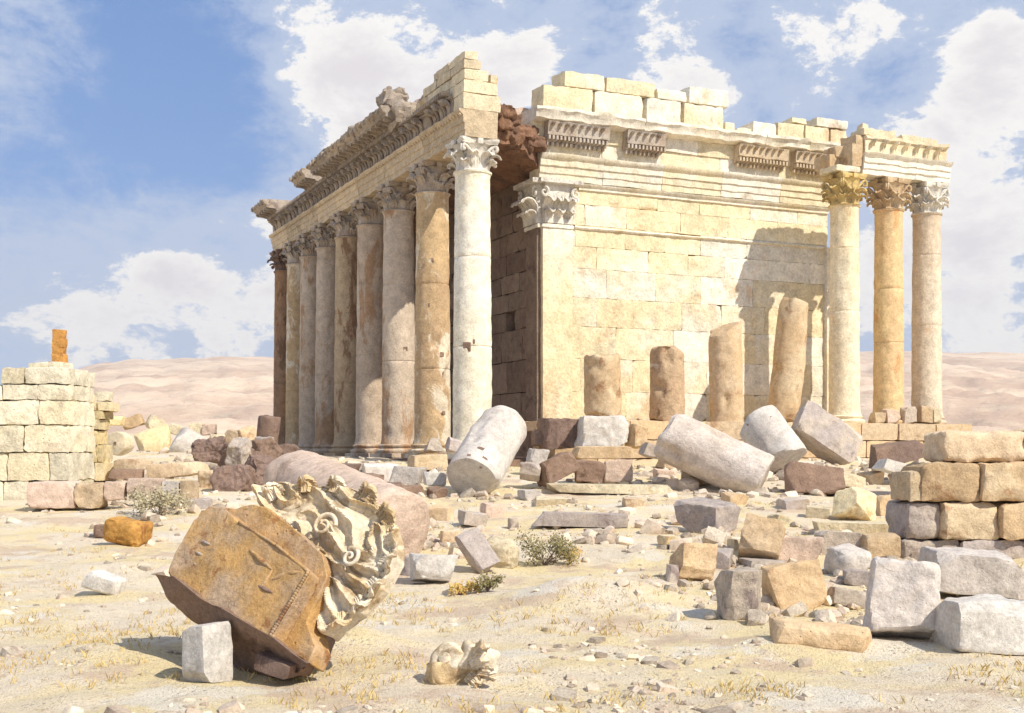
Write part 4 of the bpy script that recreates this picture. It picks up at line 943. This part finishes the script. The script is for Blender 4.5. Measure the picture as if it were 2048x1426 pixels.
# ------------------------------------------------------------------ right-hand massive wall
rw = empty('masonry_wall', at(1900, 1112, 33)); tag(rw, 'massive rough wall of big brown blocks at the right edge', 'wall')
def wallpart(name, specs, mat, parent, D, thick=1.4, yaw=6, bev=.12):
    mb = MB(); ux = Vector((math.cos(R(yaw)), math.sin(R(yaw)), 0)); uy = Vector((-ux.y, ux.x, 0)); k = D/F
    for i, (x0, x1, y0, y1) in enumerate(specs):
        c = at((x0+x1)/2, (y0+y1)/2, D)+uy*(thick/2+.05*math.sin(i*2.3))
        v, f = rock(((x1-x0)*k-.02, thick, (y1-y0)*k-.015), i*13+int(x0), .09, bev*.7, .05, .025, cuts=5, cutd=.14)
        mb.add(v, f, (random.Random(x0).random(), random.Random(y0+x0).random()), frame(c, ux, uy))
    return mb.build(name, M[mat], parent, smooth=True, sharp=40)
wallpart('wall_courses', [(1842, 1965, 927, 1004), (1965, 2090, 925, 1004), (1818, 1850, 945, 1004), (2090, 2200, 925, 1003),
                          (1885, 2002, 1006, 1080), (2002, 2140, 1006, 1080)], 'ochre', rw, 33, bev=.14)
wallpart('grey_footing', [(1816, 1884, 1006, 1080), (1806, 1920, 1081, 1116), (1921, 2060, 1081, 1116), (2060, 2190, 1081, 1116), (1815, 2200, 1117, 1200)], 'mauve', rw, 33.1, thick=1.5)
wallpart('capstone', [(1884, 2060, 862, 925), (2062, 2200, 858, 924)], 'tan', rw, 33.3, bev=.25)

bk_ = MB(); boxm(bk_, at(2040, 1010, 34.3), (290*33/F, .9, 200*33/F), Vector((1, 0, 0)), Vector((0, 1, 0)), cell=.4, bev=.1, rough=.04); bk_.build('wall_backing', M['brown'], rw, sharp=40)

# ------------------------------------------------------------------ left ruined tower with pillar
lt = empty('ruined_tower', at(90, 965, 50)); tag(lt, 'pale yellow ruined masonry tower with a slim orange pillar on top', 'tower')
tw = MB(); k = 50/F
def TX(px): return (px-1024)*k
def TZ(py): return (900-py)*k
rnd = random.Random(77)
X = Vector((1, 0, 0)); Yv = Vector((0, 1, 0))
ashlar(tw, Vector((0, 50, 0)), X, -Yv, [TZ(1030), TZ(962), TZ(905), TZ(850), TZ(800), TZ(768), TZ(735)], (.9, 2.0), TX(-120), TX(137), 3.2, 5, cell=.16, bev=.06, rough=.05, jit=.03,
       skip=lambda a, b, z0, z1: (z0 > TZ(770) and (a > TX(122) or b < TX(36))) or (z0 > TZ(802) and b < TX(-20)))
for (x0, x1, y0, y1) in ((48, 90, 724, 735), (90, 120, 722, 735)): boxm(tw, Vector((TX((x0+x1)/2), 51, TZ((y0+y1)/2))), ((x1-x0)*k, 1.2, (y1-y0)*k), X, Yv, seed=x0, cell=.1, bev=.05, rough=.03)
tw.build('tower_wall', M['tower'], lt, smooth=True, sharp=40)
pl = MB()
for i, (w, y0, y1) in enumerate(((26, 703, 726), (23, 655, 675), (25, 672, 692), (23, 688, 708))): boxm(pl, Vector((TX(101), 51, TZ((y0+y1)/2))), (w*k, w*k, (y1-y0)*k-.01), X, Yv, seed=i, cell=.1, bev=.06, rough=.03)
boxm(pl, Vector((TX(100), 51, TZ(724))), (34*k, 34*k, .16), X, Yv, cell=.1, bev=.05)
pl.build('pillar', M['orange'], lt, smooth=True, sharp=40)
sw = empty('stepped_masonry', at(170, 900, 58)); tag(sw, 'crumbling stepped yellow masonry joining the right side of the pale tower', 'wall')
def ST(y0, y1, pxe, nm, sd):
    ashlar(nm, Vector((0, 58, 0)), X, -Yv, [(900-y1)/F*58, (900-y0)/F*58], (.6, 1.3), (100-1024)/F*58, (pxe-1024)/F*58, 1.6, sd, cell=.2, bev=.06, rough=.04, jit=.1)
sm_ = MB()
for i, (y0, y1, e) in enumerate(((756, 786, 152), (786, 803, 170), (803, 822, 218), (822, 838, 206), (838, 860, 200), (860, 890, 196), (890, 925, 204), (925, 962, 210))): ST(y0, y1, e, sm_, i+4)
sm_.build('courses', M['yellow'], sw, smooth=True, sharp=40)
tp_ = MB(); boxm(tp_, at(200, 792, 58)+Yv*.6, (26*58/F, .7, 18*58/F), X, Yv, seed=9, cell=.1, bev=.04, rough=.03); tp_.build('top_block', M['tower'], sw, smooth=True, sharp=40)

# ------------------------------------------------------------------ hero: overturned cornice block with carved leaves
PN = Vector((-.42, -.78, .46)).normalized(); P0 = at(490, 1170, 17.6)
def onplane(px, py, off=0):
    d = Vector(((px-1024)/F, 1, (900-py)/F)); p0 = P0-PN*off
    return d*(p0.dot(PN)/d.dot(PN))
def slab(pts, off, th, name, mat, parent, sub=3, rough=.02, seed=0, el=.11, mx=9000, disp=None):
    bm = bmesh.new(); a = [bm.verts.new(onplane(x, y, off)) for x, y in pts]; f = bm.faces.new(a)
    r = bmesh.ops.extrude_face_region(bm, geom=[f]); vs_ = [e for e in r['geom'] if isinstance(e, bmesh.types.BMVert)]
    for v in vs_: v.co -= PN*th
    bmesh.ops.recalc_face_normals(bm, faces=bm.faces)
    be = [e for e in bm.edges if len(e.link_faces) == 2 and e.calc_face_angle(0) > .5]
    bmesh.ops.bevel(bm, geom=be, offset=.02, segments=1, affect='EDGES')
    for _ in range(9):
        bmesh.ops.triangulate(bm, faces=bm.faces); le = [e for e in bm.edges if e.calc_length() > el]
        if not le or len(bm.verts) > mx: break
        bmesh.ops.subdivide_edges(bm, edges=le, cuts=1)
    bm.normal_update()
    if disp:
        for v in bm.verts: v.co += PN*disp(v.co)*max(0, v.normal.dot(PN))**.5
        bm.normal_update()
    for v in bm.verts: v.co += v.normal*(rough*noise.noise(v.co*2.2+Vector((seed, 0, 0)))*1.6+rough*.7*noise.noise(v.co*7))
    mb = MB(); bm.verts.index_update(); mb.add([v.co.copy() for v in bm.verts], [tuple(v.index for v in f.verts) for f in bm.faces]); bm.free()
    return mb.build(name, M[mat], parent, smooth=True, sharp=32)
hero = empty('fallen_cornice_block', at(560, 1330, 17.2)); tag(hero, 'huge overturned cornice block with golden coffered underside and white carved acanthus leaves', 'carved block')
A_ = [(336, 1142), (350, 1108), (362, 1085), (386, 1038), (419, 1012), (451, 1016), (476, 1042), (550, 1090), (619, 1144), (594, 1190), (543, 1277), (500, 1256), (462, 1232), (425, 1214), (380, 1190), (350, 1168)]
slab(A_, 0, .28, 'soffit_slab', 'soffit', hero, seed=1)
B_ = [(400, 1018), (470, 1016), (500, 1006), (530, 1014), (573, 1042), (646, 1108), (655, 1152), (614, 1243), (632, 1294), (616, 1328), (548, 1280), (470, 1230), (395, 1185), (370, 1100)]
slab(B_, .285, .42, 'stepped_edge', 'soffit', hero, seed=2)
ug = MB()
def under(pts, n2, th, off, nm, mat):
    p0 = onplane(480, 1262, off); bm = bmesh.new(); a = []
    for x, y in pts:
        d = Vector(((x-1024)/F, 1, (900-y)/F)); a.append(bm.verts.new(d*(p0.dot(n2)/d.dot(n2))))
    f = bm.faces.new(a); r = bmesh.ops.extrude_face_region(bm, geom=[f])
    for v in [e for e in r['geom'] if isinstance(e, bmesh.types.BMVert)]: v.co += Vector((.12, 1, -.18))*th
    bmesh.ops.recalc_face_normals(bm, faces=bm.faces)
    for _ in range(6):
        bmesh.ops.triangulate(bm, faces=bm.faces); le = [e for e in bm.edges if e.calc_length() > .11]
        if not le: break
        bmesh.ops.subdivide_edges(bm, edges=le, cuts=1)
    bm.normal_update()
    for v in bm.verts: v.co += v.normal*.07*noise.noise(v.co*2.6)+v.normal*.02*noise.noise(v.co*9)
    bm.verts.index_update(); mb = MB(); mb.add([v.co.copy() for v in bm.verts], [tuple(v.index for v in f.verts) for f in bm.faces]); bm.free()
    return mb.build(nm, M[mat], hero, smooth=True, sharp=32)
under([(306, 1146), (345, 1152), (400, 1196), (462, 1228), (545, 1276), (612, 1326), (598, 1350), (540, 1352), (470, 1348), (440, 1290), (380, 1236), (335, 1190)], Vector((-.62, -.62, -.48)).normalized(), .5, .12, 'underside_shade_slab', 'brown')  # added dark slab; its brown paints the shadow beneath the cornice block
dk = [(340, 1160), (420, 1040), (560, 1060), (650, 1120), (650, 1200), (618, 1300), (540, 1270), (430, 1215)]
slab(dk, .71, .55, 'bed_face', 'brown', hero, seed=3)
# coffer panels, raised fillet with bead row
pan = MB()
for k_ in range(26):
    t = k_/25; p = onplane(619+(543-619)*t-4, 1146+(1274-1146)*t, -.015)
    v, f = rock((.05, .05, .05), k_, .03, .02, .004); pan.add(v, f, (.2, .5), frame(p, X, Yv))
v, f = tube([onplane(552+(618-552)*t, 1090+(1144-1090)*t, -.01) for t in [i/10 for i in range(11)]], .022, 8); pan.add(v, f)
v, f = tube([onplane(478+(552-478)*t, 1044+(1090-1044)*t, -.005) for t in [i/10 for i in range(11)]], .02, 8); pan.add(v, f)
for (a, b) in (((500, 1100), (545, 1140)), ((545, 1140), (520, 1180)), ((572, 1146), (608, 1145)), ((545, 1160), (572, 1146))):
    v, f = tube([onplane(a[0]+(b[0]-a[0])*i/8, a[1]+(b[1]-a[1])*i/8, 0) for i in range(9)], [.015+.02*math.sin(math.pi*i/8) for i in range(9)], 8); pan.add(v, f)
pan.build('bead_moulding', M['soffit'], hero, smooth=True)
for (px, py, rx, rz) in ((530, 1178, .16, .06), (398, 1107, .09, .04), (412, 1085, .10, .035), (390, 1128, .04, .02)):
    hl = MB(); n_ = 14; c = onplane(px, py, -.006); e1 = (onplane(px+10, py+5, 0)-onplane(px, py, 0)).normalized(); e2 = PN.cross(e1)
    v, f = tube([c+e1*(i/6-1)*rx for i in range(13)], [.004+rz*.5*math.sin(math.pi*i/12) for i in range(13)], 8); hl.add(v, f); hl.build('coffer_relief', M['brown'] if px == 530 else M['mauve'], hero, smooth=True)
# carved mass
C_ = [(506, 974), (560, 962), (620, 970), (700, 974), (745, 998), (772, 1050), (778, 1105), (748, 1165), (705, 1215), (672, 1238), (640, 1262), (626, 1215), (655, 1152), (646, 1108), (573, 1042), (520, 1020)]
_up = (Vector((0, 0, 1))-PN*PN.z).normalized(); _rt = _up.cross(PN)
SC_ = [(p.dot(_rt), p.dot(_up), sg, ph) for p, sg, ph in [(onplane(x, y, .5), sg, ph) for x, y, sg, ph in ((545, 1000, 1, .3), (600, 1000, -1, 1.2), (655, 1005, 1, 2.2), (712, 1015, -1, .5), (600, 1040, 1, 2), (655, 1055, -1, 0), (712, 1070, 1, 1), (750, 1110, -1, 2),
        (665, 1105, 1, 3), (705, 1135, -1, 1.5), (660, 1160, 1, .8), (690, 1190, -1, 2.6), (650, 1215, 1, 1.1), (755, 1050, 1, 2.5))]]
def relief(p):
    u, w = p.dot(_rt), p.dot(_up); u += .03*noise.noise(p*5); w += .03*noise.noise(p*5+Vector((9, 9, 9)))
    ph = 22*(w*.75+u*.65)+2.2*noise.noise(p*1.8); dm = 9
    for (a, b, sg, p0) in SC_[1::3]:
        d = math.hypot(u-a, w-b); dm = min(dm, d); ph += 2*sg*math.atan2(w-b, u-a)-sg*18*d*math.exp(-(d/.25)**2)
    band = 1-abs(math.sin(ph*.5))**.8*2
    return .06*band+.012*math.cos(ph*3)+.05*noise.noise(p*1.9)+.05*max(0, .05-dm)/.05
co = slab(C_, .42, .46, 'carved_body', 'carved', hero, rough=.03, seed=5, el=.019, mx=42000, disp=relief)
lv = MB(); rnd = random.Random(44)
def heroleaf(px, py, ang, L, Wd, curl, off=.36, tilt=0, mb=lv, rib=.05):
    c = onplane(px, py, off); ex = (onplane(px+10, py, off)-onplane(px, py, off)); 
    up = Vector((0, 0, 1)); up = (up-PN*up.dot(PN)).normalized(); rt = up.cross(PN)*-1
    rt = PN.cross(up)*-1 if False else up.cross(PN)
    a = R(ang); zz = (up*math.cos(a)+rt*math.sin(a)).normalized(); yy = -PN; xx = zz.cross(yy)*-1
    xx = yy.cross(zz)
    if tilt: q = Matrix.Rotation(R(tilt), 3, xx); yy = q@yy; zz = q@zz
    v, f = leaf(L*(1.0 if off < .4 else .78), Wd*1.3, curl*.74, 6, .04, 22, 26, rib*1.3, 2.4)
    mb.add(v, f, (rnd.random()*.5+.4, rnd.random()), frame(c, xx, yy, zz))
for (px, py, an, L, Wd, cu) in ((560, 1035, -30, .62, .34, 3.2), (600, 1060, 20, .66, .36, 3.4), (640, 1085, 50, .60, .40, 3.4), (660, 1040, 10, .62, .42, 3.3), (700, 1060, 60, .60, .40, 3.4),
        (600, 1010, -55, .62, .32, 3.0), (680, 1105, 85, .66, .40, 3.5), (735, 1060, 30, .46, .34, 3.2), (670, 1140, 110, .66, .42, 3.4), (660, 1180, 135, .60, .38, 3.3), (655, 1200, 170, .48, .32, 3.2),
        (720, 1120, 120, .52, .36, 3.4)):
    if (px+py) % 6 == 0: heroleaf(px, py, an, L*.8, Wd, cu, off=.37, rib=.028)
for (px, py, r0, sg, ph) in ((655, 1056, .20, 1, 0), (708, 1120, .15, -1, 2)):
    c = onplane(px, py, .40); up = Vector((0, 0, 1)); up = (up-PN*up.dot(PN)).normalized(); rt = up.cross(PN); pts = []; rad = []
    for j in range(40):
        t = j/39; an = ph+sg*t*9.5; rr = r0*(1-t*.85); pts.append(c+rt*rr*math.cos(an)+up*rr*math.sin(an)+PN*(.09+.04*t)); rad.append(.035*(1-t*.5))
    v, f = tube(pts, rad, 9); lv.add(v, f, (.8, .2))
for i in range(9):
    a = onplane(565+i*9, 1038+i*7.5, .40); b = a+PN*.07+Vector((.03, 0, -.1)); v, f = tube([a, (a+b)/2+PN*.03, b], [.022, .03, .015], 7); lv.add(v, f, (.3, .5))
for (px, py, an, L, Wd, cu) in ((760, 1040, 40, .44, .34, 3.0), (768, 1080, 75, .46, .34, 3.0), (760, 1120, 100, .48, .34, 3.0), (740, 1160, 125, .46, .34, 3.0), (712, 1195, 140, .44, .32, 3.0), (680, 1225, 160, .42, .30, 3.0), (725, 1000, 25, .44, .32, 3.0), (665, 985, 10, .40, .30, 3.0),
        (610, 985, -10, .40, .30, 3.0), (550, 1000, -40, .46, .30, 3.2)):
    heroleaf(px, py, an, L*.72, Wd, cu, off=.44, rib=.028)
lv.build('acanthus_leaves', M['carved'], hero, smooth=True, sharp=60)
# dark propping earth / stone under the block
blk(560, 1352, 90, 30, .8, -30, 0, 10, 'brown', 'flat brown stone under the lower tip of the golden cornice block', name='prop_stone', cat='stone', D=17.0)
blk(540, 1260, 190, 70, .6, -28, 0, 30, 'brown', 'dark bedding stone hidden beneath the golden cornice block', name='prop_stone', cat='stone', D=19.0, sink=.2)

# ------------------------------------------------------------------ small carved fragment in front
fr = empty('carved_fragment', hit(925, 1366)); tag(fr, 'white broken carving with round boss and leafy scroll, bottom centre', 'carved fragment')
k = fr.location.y/F; fm = MB(); cc_ = at(893, 1318, fr.location.y)
v, f = lathe([(.0, .09)]+[(.012*i_, .09-.0007*i_*i_*.35) for i_ in range(1, 9)]+[(.10, .045), (.12, .05), (.2, .05), (.25, .03), (.28, .0), (.29, -.04), (.29, -.09), (.26, -.15), (.2, -.22), (.1, -.28), (.01, -.3)], 48, 4, .06, .12, cap=False); v = chop(v, .02, .3, 5, 4, .18)
dd = Vector((-.35, -.85, .38)).normalized(); ff = dd.orthogonal().normalized()
fm.add(v, f, (.6, .3), frame(cc_, ff, dd.cross(ff), dd)); fm.build('boss', M['carved'], fr, smooth=True, sharp=50)
bd_ = MB(); v, f = rock((.95, .5, .32), 19, .05, .09, .05, .12, cuts=6); bd_.add(v, f, (.5, .4), Matrix.Translation(at(925, 1350, fr.location.y+.16))@Euler((R(-8), R(4), R(12))).to_matrix().to_4x4()); bd_.build('broken_body', M['carved'], fr, smooth=True, sharp=30)
fl = MB(); v, f = rock((.52, .4, .34), 9, .04, .1, .03, .12); fl.add(v, f, (.6, .3), Matrix.Translation(at(955, 1318, fr.location.y+.1))@Euler((0, R(24), R(10))).to_matrix().to_4x4())
for (px, py, a, L) in ((940, 1330, 60, .42), (955, 1345, 95, .38), (950, 1310, 40, .36), (935, 1350, 130, .3)):
    c = at(px, py, fr.location.y-.18); zz = Vector((math.sin(R(a)), -.2, math.cos(R(a)))).normalized(); yy = Vector((0, 1, -.1)); yy = (yy-zz*yy.dot(zz)).normalized()
    v, f = leaf(L, .2, 2.8, 4, .03, 12, 16, .018); fl.add(v, f, (.7, .4), frame(c, yy.cross(zz), yy, zz))
fl.build('leaf_scroll', M['carved'], fr, smooth=True, sharp=50)

# ------------------------------------------------------------------ plants
def plain(name, c1, c2):
    m = bpy.data.materials.new(name); m.use_nodes = True; t = m.node_tree; b = t.nodes['Principled BSDF']; b.inputs['Roughness'].default_value = .8
    a = N(t, 'ShaderNodeAttribute', attribute_name='tint'); s = N(t, 'ShaderNodeSeparateColor'); t.links.new(a.outputs['Color'], s.inputs[0])
    t.links.new(mixc(t, s.outputs[0], c1, c2), b.inputs['Base Color']); return m
MG = plain('dry_grass_blades', (.66, .50, .20), (.46, .32, .12)); ML = plain('olive_shrub_leaves', (.16, .14, .055), (.30, .25, .11)); MLD = plain('grey_shrub_leaves', (.34, .29, .17), (.48, .42, .28)); MO = plain('orange_dry_weed', (.60, .36, .10), (.5, .4, .12))
def shrub(px, py, w, h, mat, label, n=900, seed=1, leafs=.06):
    p = hit(px, py); rnd = random.Random(seed); k = p.y/F; W_, H_ = w*k/2, h*k
    root = empty('shrub', p); tag(root, label, 'shrub', 'dry shrubs'); mb = MB(); stm = MB()
    cl = [(rnd.gauss(0, .5)*W_, rnd.gauss(0, .5)*W_*.8, rnd.uniform(.3, .9)*H_) for _ in range(16)]
    for c in cl:
        v, f = tube([p, p+Vector(c)*.5+Vector((0, 0, .03)), p+Vector(c)], [.012, .008, .004], 5); stm.add(v, f)
    for i in range(n):
        c = Vector(rnd.choice(cl)); d = Vector((rnd.gauss(0, 1), rnd.gauss(0, 1), rnd.gauss(0, 1)))*H_*.17; q = p+c+d
        if q.z < p.z: q.z = p.z+.02
        a = Vector((rnd.uniform(-1, 1), rnd.uniform(-1, 1), rnd.uniform(-.3, 1))).normalized(); b = a.orthogonal().normalized()*.4; L = leafs*rnd.uniform(.6, 1.3)
        mb.add([q, q+(a*.5+b)*L, q+a*L, q+(a*.5-b)*L], [(0, 1, 2, 3)], (rnd.random(), .5))
    stm.build('stems', M['brown'], root); mb.build('foliage', mat, root)
shrub(1088, 1128, 90, 56, ML, 'dark olive green shrub on the edge of the grassy mound', 1500, 2)
shrub(318, 1030, 110, 50, MLD, 'greyish bristly round shrub behind the orange boulder', 1700, 3, .09)
shrub(975, 1182, 60, 30, ML, 'low olive weed left of the grassy mound', 500, 4)
shrub(925, 1190, 60, 22, MO, 'orange green low weed in the yellow grass in front of the white topped block', 500, 5)
shrub(1140, 1128, 50, 30, MO, 'small orange weed right of the dark olive shrub', 400, 6)
gr = MB(); rnd = random.Random(12)
for i in range(9500):
    px = rnd.uniform(-150, 2200); py = 960+rnd.random()**1.0*520
    D = 8
    p = None
    yy = rnd.uniform(13, 48); xx = rnd.uniform(-.45, .47)*yy
    dens = noise.noise((xx*.35, yy*.35, 9.5))*1.3+noise.noise((xx*1.1, yy*1.1, 2.5))*.7
    for (mx, my, sx, sy, b) in ((1.2, 24.8, 2.6, 1.0, .8), (-2.0, 23, 2.0, 2.0, .8), (-7, 24, 2.5, 4, .4), (-6.5, 18, 2.5, 2, .3)):
        dens += b*math.exp(-((xx-mx)/sx)**2-((yy-my)/sy)**2)
    if dens < .22+rnd.random()*.35: continue
    z = ground(xx, yy); tint = min(1, max(0, .5+noise.noise((xx*.6, yy*.6, 0))+rnd.uniform(-.3, .3)))
    for b in range(6):
        a = rnd.uniform(0, 6.28); h = rnd.uniform(.04, .15); q = Vector((xx+rnd.uniform(-.08, .08), yy+rnd.uniform(-.08, .08), z-.02)); s = Vector((math.cos(a), math.sin(a), 0))
        ln = Vector((rnd.uniform(-.5, .5), rnd.uniform(-.5, .5), 1))*h
        gr.add([q-s*.008, q+s*.008, q+ln*.6+s*.005, q+ln*1.0+Vector((ln.x, ln.y, -.1*h))*.4], [(0, 1, 2), (0, 2, 3)], (tint, .5))
tag(gr.build('dry_grass', MG), 'dry yellow grass tufts scattered over the foreground', 'grass', kind='stuff')
# small stones scattered
pb = MB(); rnd = random.Random(21)
ico = rock((1, 1, 1), 3, .34, .3, .05, .1)
for i in range(5200):
    yy = 12*((80/12)**rnd.random()); xx = rnd.uniform(-.47, .5)*yy
    d = noise.noise((xx*.25, yy*.25, 4))*1.2+noise.noise((xx*.9, yy*.9, 8))*.6+(yy > 45)*.5
    if d < rnd.random()*.6-.12: continue
    s = rnd.uniform(.02, .09)*(1+2.2*rnd.random()**6)*(1+(yy-12)/28)
    Mx = Matrix.Translation((xx, yy, ground(xx, yy)-s*.02))@Euler((rnd.uniform(-.4, .4), rnd.uniform(-.4, .4), rnd.uniform(0, 6))).to_matrix().to_4x4()@Matrix.Diagonal((s*rnd.uniform(.8, 1.6), s, s*rnd.uniform(.4, .8), 1))
    pb.add(ico[0], ico[1], (rnd.random(), rnd.random()), Mx)
for i in range(6500):
    yy = 21*((76/21)**rnd.random()); xx = rnd.uniform(-.34, .45)*yy
    w_ = 0
    for (mx, my, sx, sy, a_) in ((6.5, 26, 3, 3, .6), (9.5, 34, 3.5, 4, .75), (4.5, 38, 4, 4, .35), (-2, 36, 3, 4, .4), (-12, 44, 5, 5, .35), (6.5, 22.5, 2, 1, .4), (10, 52.5, 2.2, 1.2, 1), (8, 57, 3, 1.5, .9), (-1.5, 51.5, 2.2, 1.2, 1), (13, 59, 2.5, 1.5, .8), (4, 65, 7, 3, .8), (16, 66, 7, 4, .7), (-6, 60, 5, 3, .9), (-9, 62, 4, 4, .8), (-22, 66, 8, 8, .6)):
        w_ += a_*math.exp(-((xx-mx)/sx)**2-((yy-my)/sy)**2)
    if w_ < rnd.random()*1.0: continue
    s = rnd.uniform(.10, .38)*(1+1.4*rnd.random()**4)*min(1, .25+yy/70)
    Mx = Matrix.Translation((xx, yy, ground(xx, yy)+s*.15))@Euler((rnd.uniform(-.6, .6), rnd.uniform(-.6, .6), rnd.uniform(0, 6))).to_matrix().to_4x4()@Matrix.Diagonal((s*rnd.uniform(.8, 1.6), s, s*rnd.uniform(.5, .9), 1))
    pb.add(ico[0], ico[1], (rnd.random(), rnd.random()), Mx)
tag(pb.build('small_rubble', M['chips'], smooth=True, sharp=40), 'pale chips and pebbles of stone strewn over the dry ground', 'rubble', kind='stuff')

# ------------------------------------------------------------------ air
hz = MB(); hx, hy0, hy1, hz0, hz1 = 9500, -120, 5600, -420, 620
v = [(x, y, z) for x in (-hx, hx) for y in (hy0, hy1) for z in (hz0, hz1)]
hz.add(v, [(0, 1, 3, 2), (4, 6, 7, 5), (0, 4, 5, 1), (2, 3, 7, 6), (0, 2, 6, 4), (1, 5, 7, 3)])
hm_ = bpy.data.materials.new('air_haze'); hm_.use_nodes = True; t = hm_.node_tree; t.nodes.clear()
pv = N(t, 'ShaderNodeVolumePrincipled'); pv.inputs['Color'].default_value = (.93, .92, .95, 1); pv.inputs['Density'].default_value = .00009; pv.inputs['Anisotropy'].default_value = .1
ot = N(t, 'ShaderNodeOutputMaterial'); t.links.new(pv.outputs[0], ot.inputs['Volume'])
tag(hz.build('haze', hm_), 'thin pale air between the ruins and the far hills', 'haze', kind='stuff')
